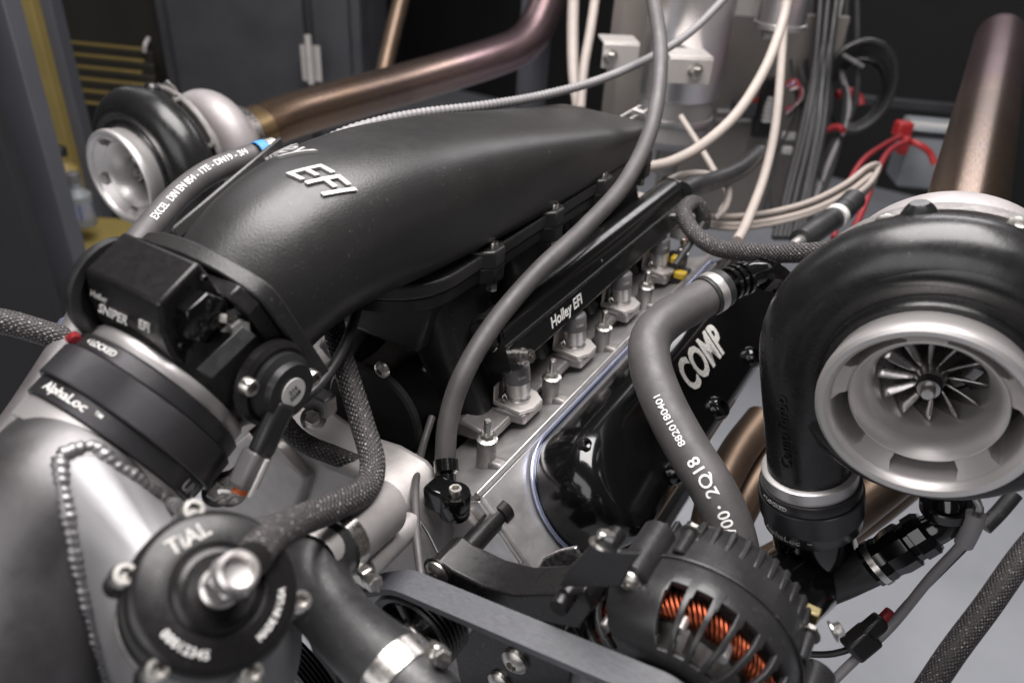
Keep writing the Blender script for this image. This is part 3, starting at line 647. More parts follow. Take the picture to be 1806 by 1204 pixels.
# ================================================================== fuel rail and injectors
def rail(sx, label):
    f = lambda x, y, z: V((X0+sx*(x-X0), y, z))
    t = thing('fuel_rail', f(-.02, .19, .05), label, 'fuel rail', 'fuel rails')
    th = R_(24); rot = lambda x, z: (-.027+(x+.020)*1.08*cos(th)-(z-.070)*1.08*sin(th), .078+(x+.020)*1.08*sin(th)+(z-.070)*1.08*cos(th))
    sec = [(-.020+.0162*cos(a), .070+.0162*sin(a)) for a in [R_(v) for v in range(-12, 212, 14)]] + [(-.034, .038), (-.031, .0355), (-.0070, .0355), (-.0046, .0380)]
    part('extrusion', prism([f(rot(x, z)[0], -.022, rot(x, z)[1]) for x, z in sec], (0, .43, 0)), 'rail', t, bev=.0008, sm=30)
    part('groove', prism([f(rot(x, z)[0], -.021, rot(x, z)[1]) for x, z in [(-.0045, .0600), (-.0034, .0585), (-.0034, .0570), (-.0045, .0555)]], (0, .428, 0)), 'anod', t)
    for y, d in ((-.022, -1), (.408, 1)):
        part('end_plug', lathe([(0, .0042), (.007, .0042), (.0076, .0028), (.0145, .0028), (.0155, .0018), (.0155, 0)], f(-.027, y, .077), (0, d, 0), 36), 'gloss', t)
        part('end_ring', lathe([(.0165, .0), (.0186, .0), (.0186, .0028), (.0165, .0028)], f(-.027, y-.006*d, .0777), (0, d, 0), 36), 'rail', t)
    for y in (-.012, .21, .37):
        part('leg', prism([f(-.034, y, .05), f(-.012, y, .05), f(-.010, y, .02), f(-.016, y, -.004), f(-.028, y, -.004), f(-.032, y, .02)], (0, .008, 0)), 'rail', t, bev=.002)
        bolt(t, ME_BUT, f(-.022, y, .004), (0, -1, 0), 1.1)
    for y in (-.005, .385):
        part('port', lathe([(0, -.004), (.0078, -.004), (.0078, .006), (.0062, .007), (.0062, .014), (.0032, .014), (.003, .009), (0, .009)], f(rot(-.006, .043)[0], y, rot(-.006, .043)[1]), f(cos(th), 0, sin(th))-f(0, 0, 0), 24), 'zinc', t)
    if sx > 0: part('lettering', text('Holley EFI', .0145, .0004, .012, .25, flat(f(rot(-.0043, .046)[0], .085, rot(-.0043, .046)[1]), (0, 1, 0), (-sin(th), 0, cos(th))), 1.05), 'ink', t)
    part('end_fitting', join(lathe([(0, 0), (.0095, 0), (.0095, .012), (.0075, .014), (.0075, .022), (0, .022)], f(-.027, .411, .077), (0, 1, 0), 24), xf(hexg(.0105, .008), frame(f(-.027, .413, .077), (0, 1, 0)))), 'zinc', t)
rail(1, 'gloss black fuel rail with white lettering above the row of injectors')
rail(-1, 'gloss black fuel rail hidden behind the intake plenum')
# one injector, copied
def injector(i):
    y = i*.1118; names = ['first from the front stud', 'second from the front stud', 'third from the front stud', 'last one, by the yellow plugs']
    t = thing('fuel_injector', (0, y, .005), 'silver fuel injector with dark upper body, ' + names[i], 'fuel injector', 'fuel injectors along the lettered rail')
    ax = nrm((-.16, 0, 1)); o = V((.0, y, .0056))
    if i == 0:
        def mk(n, g, m, bev=0, sm=35):
            oo = part(n, g, m, t, bev, sm); return oo
        mk('adapter_plate', prism([(-.017, -.019, .0057), (.012, -.019, .0057), (.019, -.006, .0057), (.019, .010, .0057), (.008, .018, .0057), (-.017, .018, .0057)], (0, 0, .004)), 'plate', .0006)
        mk('clip', prism([(-.017, -.0195, .0098), (-.017, .004, .0098), (-.017, .004, .03), (-.017, -.0195, .026)], (.0016, 0, 0)), 'plate', .0005)
        mk('spring', tube([(-.006, -.017, .013), (-.009, -.0165, .016), (-.007, -.015, .019), (-.004, -.0165, .016)], .0009, 6), 'zinc')
        mk('lower_body', lathe([(0, .003), (.0108, .003), (.0112, .0045), (.0102, .0060), (.0102, .0085), (.0114, .010), (.0114, .0225), (.0102, .0232)], o, ax, 36), 'mach')
        mk('upper_body', lathe([(.0112, .0225), (.0125, .0232), (.0125, .038), (.0115, .0395), (.009, .041), (.0075, .046), (0, .046)], o, ax, 36), 'greyplastic')
        mk('lettering', text('0280', .0042, .0003, .0, 0, on_cyl(o, ax, .0126, .031, ang_px(o, ax, 925, 677, .031, .0126), 1, 1)), 'ink2')
        mk('plug', box(o+V((-.018, .012, .036)), (.020, .014, .013)), 'blackplastic', .002)
    else:
        for c in [q for q in INJ.children]:
            d = c.copy(); COL.objects.link(d); d.parent = t
    return t
INJ = injector(0)
for i in range(1, 4): injector(i)
# yellow-clipped sensor plugs at the back of the rail
for k, (a, b, lb) in enumerate(((1190, 462, 'behind the last injector, lower of the pair'), (1196, 488, 'behind the last injector, upper of the pair'))):
    t = thing('wiring_plug', D(a, b, .97), 'black wiring plug with yellow clip ' + lb, 'wiring plug', 'yellow-clipped plugs')
    part('plug', box(D(a, b, .98), (.024, .03, .018)), 'blackplastic', t, bev=.003)
    part('clip', box(D(a+4, b-4, .965), (.014, .012, .009)), 'yellow', t, bev=.002)
t = thing('sensor_plug', D(1200, 415, 1.0), 'white sensor plug with orange seal under the looped braided hose', 'wiring plug')
part('plug', box(D(1200, 408, 1.0), (.022, .02, .018)), 'white', t, bev=.003); part('seal', box(D(1209, 424, 1.0), (.012, .012, .012)), 'orange', t, bev=.003)
t = thing('sensor_plug', D(1145, 370, 1.02), 'orange-sealed harness plug behind the black fuel rail', 'wiring plug')
part('plug', box(D(1128, 352, 1.03), (.03, .02, .014)), 'beige', t, bev=.003); part('seal', box(D(1143, 370, 1.02), (.012, .01, .01)), 'orange', t, bev=.003)

# ================================================================== turbochargers
def turbo(o, A, mir, label, lettered, vol_seg=110, clock=0.):
    o = V(o); A = nrm(A); ez = nrm(V((0, 0, 1))-A*A.z); ex = A.cross(ez); ez, ex = ez*cos(clock)-ex*sin(clock), ex*cos(clock)+ez*sin(clock)
    P = lambda x, y, z: o + ex*(x*mir) + A*y + ez*z
    t = thing('turbocharger', P(0, .08, -.13), label, 'turbocharger', 'twin turbochargers')
    inl = part('inlet', lathe([(.0590, .052), (.0582, .009), (.0595, .0045), (.0625, .0008), (.0662, 0), (.0684, .0016), (.069, .005), (.0686, .011), (.0665, .0145), (.0662, .027), (.064, .030)], o, A, 128), 'turned', t, sm=30)
    part('bellmouth', lathe([(.0496, .05), (.0496, .0190), (.0490, .0170), (.0478, .0168), (.0455, .0195), (.0425, .0245), (.0398, .031), (.0375, .038), (.0360, .044), (.0352, .085)], o, A, 128), 'turned', t, sm=40)
    for k in range(5):                       # lands between the five shroud slots
        c = R_(162 + 72*k); hw = R_(14 if lettered else 28); pts0, pts1 = [], []
        gr = []
        for y in (.0, .050):
            for r in (.0492, .0540, .0588):
                wdt = hw*{.0492: 1.0, .0540: .90, .0588: 1.10}[r]
                for j in range(9):
                    a = c - wdt + 2*wdt*j/8
                    gr.append(P(r*cos(a), (y if y else {.0492: .0182, .0540: .0125, .0588: .0065}[r]), r*sin(a)))
        f = []
        for i in range(2):
            for j in range(8):
                f.append((i*9+j, i*9+j+1, (i+1)*9+j+1, (i+1)*9+j)); f.append((27+i*9+j, 27+(i+1)*9+j, 27+(i+1)*9+j+1, 27+i*9+j+1))
            for j in (0, 8): f.append((i*9+j, (i+1)*9+j, 27+(i+1)*9+j, 27+i*9+j))
        part('land', (gr, f, None), 'turned', t, sm=40)
    part('shroud_floor', lathe([(.049, .0505), (.0595, .0505)], o, A, 64), 'compr', t)
    wh = part('compressor_wheel', lathe([(0, .004), (.0042, .004), (.0048, .005), (.0048, .010), (.0075, .0102), (.0082, .0125), (.0082, .018), (.0095, .020), (.0108, .030), (.015, .045), (.024, .058), (.036, .066)], o+A*.024, A, 40), 'wheel', t)
    part('shaft_nut', lathe([(.0, .0035), (.0038, .0035), (.0042, .0045), (.0042, .0102), (.0, .0102)], o+A*.0238, A, 20), 'zinc', wh)
    part('hub_ring', lathe([(.0083, .0105), (.0086, .012), (.0086, .0165), (.0083, .018)], o+A*.024, A, 32), 'blackplastic', wh)
    for k in range(12):
        th = 2*pi*k/12 + .12; gr = []; f = []
        for j in range(6):
            fj = j/5; yb = .046 + .034*fj; rh = .0098 + .012*fj**2
            for i in range(6):
                fi = i/5; r = rh + (.0350-rh)*fi; a = th - mir*(.95*fj**1.1 + .10*fi*(1-fj)); gr.append(P(r*cos(a), yb + .003*(1-fi)*(1-fj)-.001*fi, r*sin(a)))
        for j in range(5):
            for i in range(5): f.append((j*6+i, j*6+i+1, (j+1)*6+i+1, (j+1)*6+i))
        part('blade', (gr, f, None), 'wheel', wh, sm=60, solid=.0013)
    # volute: the scroll grows counter-clockwise into the outlet on the side
    secs = []; a0, a1 = R_(205), R_(540); rc = .0875
    for i in range(vol_seg+1):
        s = i/vol_seg; a = a0+(a1-a0)*s; r = .0185 + .0165*s**.8; cx = rc + (.0355-r)*-.25; yc = .062 - (.035-r)*.35
        c = P(cx*cos(a), yc, cx*sin(a)); rad = ex*mir*cos(a)+ez*sin(a)
        secs.append([c + (rad*cos(q) + A*sin(q))*r for q in [2*pi*j/36 for j in range(36)]])
    for i in range(1, 15):                   # straight outlet, downwards
        s = i/14; r = .035 - .001*s; c = P(-(rc)-.002*s, .062, -.106*s)
        secs.append([c + (-ex*mir*cos(q) + A*sin(q))*r for q in [2*pi*j/36 for j in range(36)]])
    part('volute', loft(secs), 'turboblack', t, sm=60)
    part('cover', lathe([(.0655, .0275), (.0700, .0270), (.0712, .0285), (.0722, .0305), (.0770, .0318), (.0800, .0310), (.085, .0292), (.090, .0284), (.095, .031), (.10, .05)], o, A, 110), 'turboblack', t, sm=40)
    part('backplate', lathe([(.055, .096), (.108, .096), (.110, .098), (.110, .104), (.107, .106), (.045, .108)], o, A, 90), 'castdk', t)
    for k in range(8):
        a = R_(20+45*k); bolt(t, ME_HEX, P(.104*cos(a), .0955, .104*sin(a)), -A, 1.0)
    part('bearing_housing', lathe([(.045, .107), (.036, .112), (.034, .125), (.040, .135), (.056, .138)], o, A, 60), 'iron', t)
    # turbine scroll
    secs = []
    for i in range(73):
        a = 2*pi*i/72; s = i/72; r = .027 + .011*s; c = P(.060*cos(a), .170, .060*sin(a)); rad = ex*mir*cos(a)+ez*sin(a)
        secs.append([c + (rad*cos(q) + A*sin(q)*1.05)*r for q in [2*pi*j/28 for j in range(28)]])
    part('turbine_housing', loft(secs), 'iron', t, sm=60)
    part('turbine_core', lathe([(0, .138), (.06, .138), (.062, .19), (.05, .212), (.046, .232), (.036, .232)], o, A, 60), 'iron', t, sm=50)
    part('v_band', lathe([(.047, .222), (.0505, .224), (.0505, .236), (.047, .238)], o, A, 60), 'polish', t)
    # outlet collar
    oc = P(-rc-.002, .062, -.106)
    part('outlet_ring', lathe([(.030, .0), (.0372, .0), (.0388, .001), (.0388, .0125), (.030, .0125)], oc, -ez, 80), 'turned', t)
    if lettered:
        part('lettering', text('CompTurbo', .0135, .0012, .004, .15, lambda x, y, z: P(-rc-.002 + (.0347+z)*cos(-1.82-y/.0347), .062+(.0347+z)*sin(-1.82-y/.0347), -.05+x), 1.05), 'turboblack', t)
    # oil feed and lifting lug
    part('oil_flange', box(P(0, .122, -.04), (.03, .03, .022), (ex, A, ez)), 'zinc', t, bev=.003)
    part('lug', lathe([(0, .004), (.006, .004), (.009, .001), (.012, -.004), (.013, -.01)], P(-.012, .074, .118), ez, 24), 'turboblack', t)
    return t, P, oc, A, ez, ex
AX = RIGHT*957 + DOWN*(-992) + FWD*1383
tr, TP, TOC, TAX, TEZ, TEX = turbo(D(1627, 737, .52), AX, 1, 'black turbocharger with silver slotted inlet beside the lettered valve cover', True, clock=R_(16))
tl, TPL, TLOC, _, TLEZ, _x = turbo(D(207, 315, 1.12), RIGHT*990+DOWN*(-840)+FWD*1383, -1, 'black turbocharger with plain silver inlet beyond the intake plenum', False)
# extra hardware on the far turbo's bearing housing
part('actuator_bracket', tube([D(330, 180, 1.2), D(352, 205, 1.19), D(375, 235, 1.19), D(392, 268, 1.2)], .006, 10), 'zinc', tl)
part('oil_line', tube([D(338, 215, 1.19), D(358, 222, 1.18), D(378, 250, 1.18), D(388, 290, 1.2)], .007, 12), 'sheath', tl)
bolt(tl, ME_HEX, D(292, 162, 1.19), -DOWN+RIGHT, 2.0)
part('tag', box(D(395, 238, 1.185), (.012, .004, .065), (RIGHT, FWD, nrm(RIGHT*-.55-DOWN*.83))), 'castdk', tl, bev=.001)
# coupler and pipe under the near turbo's outlet
TOD = -TEZ
ca = TOC+TOD*.0345
AA1 = ang_px(ca, -TOD, 1372, 950, -.018, .0405); AA2 = ang_px(ca, -TOD, 1350, 908, .0163, .0405)
coupler('pipe_coupler', ca, -TOD, .0425, 'black quick coupler under the turbo outlet beside the alternator', 0, (1, 1, AA1, AA2), 1.0, 1.45)
single('outlet_pipe', tube([ca+TOD*.020, ca+TOD*.05, ca+TOD*.085+TAX*.004, D(1335, 1085, .66), D(1300, 1130, .69)], .0345, 40), 'gloss', 'gloss black pipe dropping from the coupler behind the alternator', 'pipe')
# exhaust downpipes
def downpipe(pts, r, label, band):
    t = thing('exhaust_pipe', pts[0], label, 'exhaust pipe', 'heat-tinted exhaust pipes')
    pa = Path(pts, .02); part('tube', tube(pa, r, 48, caps=False), 'heat', t, sm=60, solid=.0015)
    for d, bm_ in band:
        c = pa.point(d, 0, 0); ax = pa.point(d+.004, 0, 0)-c
        part('weld_ring' if bm_ == 'heat' else 'band', lathe([(r-.001, -.003), (r+.0004, -.0016), (r+.0009, 0), (r+.0004, .0016), (r-.001, .003)] if bm_ == 'heat' else [(r-.001, -.02), (r+.002, -.02), (r+.002, .02), (r-.001, .02)], c, ax, 48), bm_, t)
    return t
e0 = TP(0, .232, 0)
downpipe([e0, e0+TAX*.15, e0+TAX*.42, e0+TAX*.66, D(1764, 66, 1.30)], .0365, 'straight heat-tinted exhaust pipe leaving the turbo with the slotted inlet', [(.42, 'heat'), (.20, 'heat')])
downpipe([TPL(0, .225, 0), D(520, 203, 1.37), D(720, 147, 1.5), D(872, 101, 1.58), D(925, 76, 1.61), D(955, 30, 1.63), D(990, -70, 1.66)], .0375, 'bent heat-tinted exhaust pipe crossing behind the intake plenum', [(.03, 'heatband'), (.30, 'heat')])
single('exhaust_pipe', tube([D(668, 200, 2.0), D(676, 130, 2.0), D(712, -20, 2.0)], .021, 24), 'dullpipe', 'thin dark pipe standing behind the bent exhaust pipe', 'exhaust pipe', 'heat-tinted exhaust pipes')

# header tubes under the near turbo
for k, (pts, r) in enumerate((([D(1640, 790, .80), D(1530, 880, .80), D(1440, 950, .82), D(1330, 1010, .84), D(1200, 1040, .85)], .022), ([D(1700, 760, .90), D(1560, 880, .90), D(1450, 960, .9), D(1390, 1010, .9), D(1260, 1100, .9)], .022),
                              ([D(1345, 740, .90), D(1300, 800, .87), D(1262, 880, .84), D(1240, 980, .83)], .020), ([D(1365, 800, .90), D(1320, 870, .88), D(1285, 940, .87), D(1250, 1020, .86)], .020))):
    single('header_tube', tube(pts, r, 28), 'dullpipe', ['heat-tinted header tube under the turbo inlet, upper of the two', 'heat-tinted header tube under the turbo inlet, lower of the two', 'heat-tinted header tube between printed hose and turbo outlet, inner one', 'heat-tinted header tube between printed hose and turbo outlet, outer one'][k], 'header tube', 'exhaust header tubes')
# ================================================================== alternator
AO = D(1225, 1130, .515); YB = V((0, 1, 0))
al = thing('alternator', AO+V((0, 0, -.07)), 'dark finned alternator with copper windings showing through its slots', 'alternator')
def acyl(r, a, y): return AO + V((r*cos(a), y, r*sin(a)))
ALT_PROF = [(.066, 0.), (.066, -.012), (.0658, -.020), (.065, -.027), (.063, -.033), (.0595, -.0385), (.055, -.043), (.049, -.0465), (.042, -.0485), (.034, -.0495), (.028, -.050)]
n = 320; vs = []; fs = []
for r, y in ALT_PROF:
    for i in range(n): vs.append(acyl(r, 2*pi*i/n, y))
slots = [R_(v) for v in (8, 21.5, 35, 48.5, 62, 75.5, 89, 102.5, 150, 163.5, 177, 205, 220, 235, 250, 265, 280, 295, 310, 325)]
def in_slot(i, k):
    a = 2*pi*(i+.5)/n
    for s in slots:
        d = (a - s + pi) % (2*pi) - pi
        wd = R_(5.0) if 3 <= k <= 6 else (R_(4.2) if k in (2, 7) else 0)
        if abs(d) < wd: return True
    return False
for k in range(len(ALT_PROF)-1):
    for i in range(n):
        if not in_slot(i, k): j = (i+1) % n; fs.append((k*n+i, k*n+j, (k+1)*n+j, (k+1)*n+i))
part('front_case', (vs, fs, None), 'altcase', al, sm=28, solid=.0042, bev=.0006)
part('seam_ring', lathe([(.062, -.0012), (.0692, -.0012), (.0698, 0), (.0692, .0012), (.062, .0012)], AO, YB, 120), 'altcase', al)
part('rear_case', lathe([(.0665, .002), (.0665, .010), (.0655, .022), (.0620, .040), (.054, .052), (.030, .063), (0, .063)], AO, YB, 120), 'altcase', al, sm=30)
for k in range(40):
    a = 2*pi*k/40; c = acyl(.0620, a, .030); rd = V((cos(a), 0, sin(a)))
    part('fin', box(c, (.007, .024, .0045), (rd, YB, rd.cross(YB))), 'altcase', al, bev=.0012)
# stator windings: one wire wound round the ring
pts = []
turns = 104
for i in range(turns*10):
    q = 2*pi*i/10; a = 2*pi*i/(turns*10) + .09*sin(q+.6); rr = .0525 + (.0066+.0012*sin(i*.031))*cos(q); pts.append(acyl(rr, a, -.025 + .0085*sin(q)))
def rawtube(P_, r, n=5):
    vs, fs = [], []; m = len(P_); u = V((0, 1, 0))
    for i in range(m):
        t_ = nrm(P_[(i+1) % m]-P_[i-1]); c_ = (P_[i]-AO); rd = nrm(V((c_.x, 0, c_.z))); u = nrm(rd.cross(t_)) if abs(rd.dot(t_)) < .99 else u; v2 = t_.cross(u)
        for k in range(n): vs.append(P_[i] + (u*cos(2*pi*k/n)+v2*sin(2*pi*k/n))*r)
    for i in range(m):
        for k in range(n): fs.append((i*n+k, i*n+(k+1) % n, ((i+1) % m)*n+(k+1) % n, ((i+1) % m)*n+k))
    return vs, fs, None
part('copper_winding', rawtube(pts, .00125), 'copper', al, sm=80)
part('stator', lathe([(.043, -.005), (.061, -.005), (.061, .03), (.043, .03)], AO, YB, 80), 'castdk', al)
part('rotor', lathe([(0, -.038), (.030, -.038), (.041, -.028), (.041, .02), (0, .02)], AO, YB, 60, rmod=lambda i, a: 1 if i % 10 < 6 else .9), 'castdk', al)
for k in range(12):
    a = 2*pi*k/12; part('winding_post', cyl(acyl(.0535, a+.08, -.042), (0, 1, 0), .0036, .012, 12), 'mach', al)
for a, r, y0, y1, rr in ((R_(128), .070, -.026, .022, .0115), (R_(352), .074, -.03, .03, .0140), (R_(262), .072, -.025, .035, .013)):
    c = acyl(r, a, y0); rd = V((cos(a), 0, sin(a)))
    part('mount_ear', cyl(c, YB, rr, y1-y0, 32, .0015), 'altcase', al)
    part('mount_ear', box(acyl(r-.014, a, (y0+y1)/2), (.026, y1-y0-.004, rr*1.9), (rd, YB, rd.cross(YB))), 'altcase', al, bev=.003)
    bolt(al, ME_BUT, c, (0, -1, 0), 1.6)
for a in (R_(112), R_(20)):
    part('through_bolt', cyl(acyl(.066, a, .005), YB, .0045, .022, 20, .001), 'altcase', al)
    bolt(al, ME_HEX, acyl(.066, a, .027), (0, 1, 0), .9)
part('terminal', box(acyl(.064, R_(22), .044), (.010, .008, .009)), 'brass', al, bev=.001)
bolt(al, ME_HEX, acyl(.076, R_(12), .045), (.6, .5, .4), .9)
# ------------------------------------------------------------------ pulleys and belt (XZ plane)
BY0, BY1 = -.2385, -.2155
def pulley(name, c, r, label, spokes):
    t = thing(name, (c[0], BY1, c[1]), label, 'pulley', 'belt pulleys')
    pr = [(0, .002), (.010, .002), (.011, .008), (r*.74, .010), (r*.80, .001), (r*.93, -.001)]; o = V((c[0], BY0, c[1])); w_ = BY1-BY0
    pr += [(r*.98, .0005)]
    for k in range(6): pr += [(r*.985, w_*(k+.1)/6), (r*.925, w_*(k+.5)/6), (r*.985, w_*(k+.9)/6)]
    pr += [(r*.97, w_), (r*.4, w_+.003), (0, w_+.003)]
    part('rim', lathe(pr, o, YB, 90), 'anod', t)
    part('hub', join(cyl(o+V((0, -.002, 0)), (0, 1, 0), .0115, .028, 30, .001), xf(hexg(.008, .006), frame(o+V((0, -.002, 0)), (0, -1, 0)))), 'zinc', t)
    for k in range(spokes):
        a = 2*pi*k/spokes; part('spoke', box(o+V((cos(a)*r*.45, .0055, sin(a)*r*.45)), (r*.62, .007, .008), (V((cos(a), 0, sin(a))), YB, V((-sin(a), 0, cos(a))))), 'anod', t, bev=.002)
    return t
ic = at(724, 1120, 'y', BY0); PULL = [((ic.x, ic.z), .0345), ((AO.x, AO.z), .0295), ((X0, -.245), .085), ((.16, -.2), .034)]
pulley('idler_pulley', PULL[0][0], PULL[0][1], 'ribbed black idler pulley under the grey belt end', 6)
pulley('alternator_pulley', PULL[1][0], PULL[1][1], 'spoked black pulley on the front of the alternator', 8)
pulley('crank_pulley', PULL[2][0], PULL[2][1], 'large crank pulley low on the engine front', 6)
pts = []
for (cx, cz), r in PULL[:3]:
    for k in range(90): a = 2*pi*k/90; pts.append((cx+cos(a)*(r+.0005), cz+sin(a)*(r+.0005)))
pts = sorted(set(pts)); lo = []; hi = []
cr = lambda o_, a, b: (a[0]-o_[0])*(b[1]-o_[1])-(a[1]-o_[1])*(b[0]-o_[0])
for p in pts:
    while len(lo) >= 2 and cr(lo[-2], lo[-1], p) <= 0: lo.pop()
    lo.append(p)
for p in reversed(pts):
    while len(hi) >= 2 and cr(hi[-2], hi[-1], p) <= 0: hi.pop()
    hi.append(p)
hull = lo[:-1]+hi[:-1]; m_ = len(hull); cxm = sum(p[0] for p in hull)/m_; czm = sum(p[1] for p in hull)/m_
vs, fs = [], []
for i, (x, z) in enumerate(hull):
    a = hull[i-1]; b = hull[(i+1) % m_]; tx, tz = b[0]-a[0], b[1]-a[1]; l = math.hypot(tx, tz); nx, nz = tz/l, -tx/l
    for y, o_ in ((BY0, 0), (BY0+.0008, .0042), (BY1-.0008, .0042), (BY1, 0)): vs.append(V((x+nx*o_, y, z+nz*o_)))
for i in range(m_):
    j = (i+1) % m_
    for k in range(4): fs.append((i*4+k, j*4+k, j*4+(k+1) % 4, i*4+(k+1) % 4))
single('drive_belt', (vs, fs, None), 'belt', 'flat grey rubber drive belt running to the alternator', 'belt')
# ------------------------------------------------------------------ accessory bracket
br = thing('accessory_bracket', at(900, 1060, 'y', -.19), 'black machined accessory bracket arm above the drive belt', 'bracket')
fp = [at(a, b, 'y', -.200) for a, b in ((748, 1006), (757, 992), (772, 988), (796, 1006), (850, 1033), (905, 1048), (985, 1046), (1030, 1040), (1046, 1075), (1022, 1110), (960, 1098), (880, 1083), (800, 1050), (752, 1030))]
part('arm', prism(fp, (0, .030, 0)), 'anod', br, bev=.0022, segs=3)
part('standoff', lathe([(0, 0), (.0105, 0), (.0105, .004), (.0092, .005), (.0092, .060), (.0112, .061), (.0112, .071), (0, .071)], at(792, 998, 'y', -.172)+V((.004, 0, .004)), YB, 32), 'anod', br)
bolt(br, ME_BUT, at(773, 1006, 'y', -.2002), (0, -1, 0), 2.0)
part('bolt_ring', lathe([(.0102, 0), (.0118, 0), (.0118, .0015), (.0102, .0015)], at(773, 1006, 'y', -.2002), (0, -1, 0), 32), 'anod', br)
part('stub', lathe([(0, -.012), (.0058, -.012), (.0064, -.011), (.0064, .01), (0, .01)], at(1000, 1050, 'y', -.2), YB, 28), 'anod', br)
lp = [at(a, b, 'y', -.195) for a, b in ((840, 1100), (900, 1110), (985, 1130), (1010, 1180), (1000, 1260), (820, 1260), (800, 1150))]
part('lower_plate', prism(lp, (0, .02, 0)), 'anod', br, bev=.002)
bolt(br, ME_BUT, at(910, 1163, 'y', -.1952), (0, -1, 0), 2.2); bolt(br, ME_BUT, at(882, 1200, 'y', -.1952), (0, -1, 0), 2.0)
up_ = thing('upper_bracket', at(1080, 1000, 'y', -.17), 'matt black sheet bracket bolted between head and alternator', 'bracket')
part('plate', prism([at(a, b, 'y', -.204) for a, b in ((1034, 970), (1046, 956), (1064, 950), (1080, 958), (1088, 974), (1130, 976), (1112, 1000), (1094, 1034), (1040, 1036), (984, 1034), (1004, 1002))], (0, .005, 0)), 'satin', up_, bev=.001)
bolt(up_, ME_HEX, at(1064, 962, 'y', -.199), (0, .5, 1), 1.15)
part('spacer', cyl(at(1064, 975, 'y', -.199), (0, 1, 0), .006, .02, 24, .001), 'anod', up_)
ls = thing('lifting_eye', at(990, 990, 'y', -.14), 'polished steel tab beside the black sheet bracket', 'bracket')
part('tab', prism([at(a, b, 'y', -.14) for a, b in ((948, 1002), (958, 985), (985, 972), (1014, 966), (1024, 985), (1005, 1018), (975, 1026), (952, 1018))], (0, .004, 0)), 'polish', ls, bev=.001)

# ================================================================== water pump and front cover
wp = thing('water_pump', at(560, 900, 'y', -.18), 'pale cast aluminium water pump on the engine front', 'water pump')
part('casting', prism([at(a, b, 'y', -.165) for a, b in ((330, 900), (372, 868), (398, 770), (430, 740), (470, 742), (520, 775), (575, 815), (640, 838), (690, 868), (720, 905), (752, 985), (740, 1080), (640, 1080), (560, 1040), (470, 960), (380, 930))], (0, .05, 0)), 'cast', wp, bev=.007, segs=4)
part('shoulder', prism([at(a, b, 'y', -.176) for a, b in ((352, 880), (392, 800), (430, 770), (488, 790), (540, 845), (520, 905), (440, 920))], (0, .02, 0)), 'cast', wp, bev=.005, segs=4)
n0, n1 = D(590, 958, .510), D(672, 892, .570); na = nrm(n1-n0); nl = (n1-n0).length
part('outlet_neck', lathe([(.0185, -.028), (.0192, -.027), (.0192, -.004), (.0212, 0), (.0222, .01), (.0225, nl-.004), (.0205, nl), (0, nl)], n0, na, 56), 'cast', wp, sm=50)
b0, b1 = D(640, 1003, .535), D(722, 925, .60); ba2 = nrm(b1-b0)
part('dowel_boss', lathe([(0, 0), (.0100, 0), (.0105, .001), (.0105, (b1-b0).length), (0, (b1-b0).length)], b0, ba2, 40), 'cast', wp)
part('dowel', lathe([(0, .002), (.003, .002), (.0035, -.008), (.0062, -.008), (.0074, -.0065), (.0074, .002)], b0, ba2, 32), 'polish', wp)
part('cover_plate', prism([at(a, b, 'y', -.128) for a, b in ((690, 905), (722, 862), (770, 888), (822, 908), (838, 930), (830, 975), (770, 1000), (740, 1020), (715, 1060), (640, 1060), (650, 960))], (0, .008, 0)), 'cast', wp, bev=.002)
part('hole', lathe([(.0045, 0), (.0055, -.0006), (.0068, 0)], at(747, 912, 'y', -.1285), (0, -1, 0), 24), 'compr', wp)
part('hole', cyl(at(747, 912, 'y', -.1283), (0, -1, 0), .0045, .0004, 24), 'compr', wp)
part('gasket', tube([D(705, 905, .60), D(714, 912, .6), D(722, 930, .6)], .004, 10), 'brass', wp)
for a, b, dd, s_ in ((405, 862, .53, 1.6), (384, 868, .52, 1.3), (553, 738, .62, 1.3), (727, 818, .69, 1.2)): bolt(wp, ME_HEX, D(a, b, dd), CAM-D(a, b, dd)+V((0, -.1, .2)), s_)
part('sensor', lathe([(0, 0), (.0085, 0), (.0085, .012), (.0065, .013), (.0065, .02), (0, .02)], D(418, 845, .545), CAM-D(418, 845, .545)+V((.3, .0, .3)), 24), 'mach', wp)
part('bracket', box(D(560, 705, .62), (.03, .014, .018)), 'castdk', wp, bev=.002)
fr_ = thing('front_plate', at(620, 720, 'y', -.08), 'black plate with round-headed screw in front of the intake runners', 'plate')
part('plate', lathe([(0, 0), (.050, 0), (.0525, .002), (.0525, .008), (0, .008)], at(655, 735, 'y', -.085), YB, 56), 'matt', fr_)
bolt(fr_, ME_BUT, at(675, 651, 'y', -.0855), (0, -1, 0), 1.6)
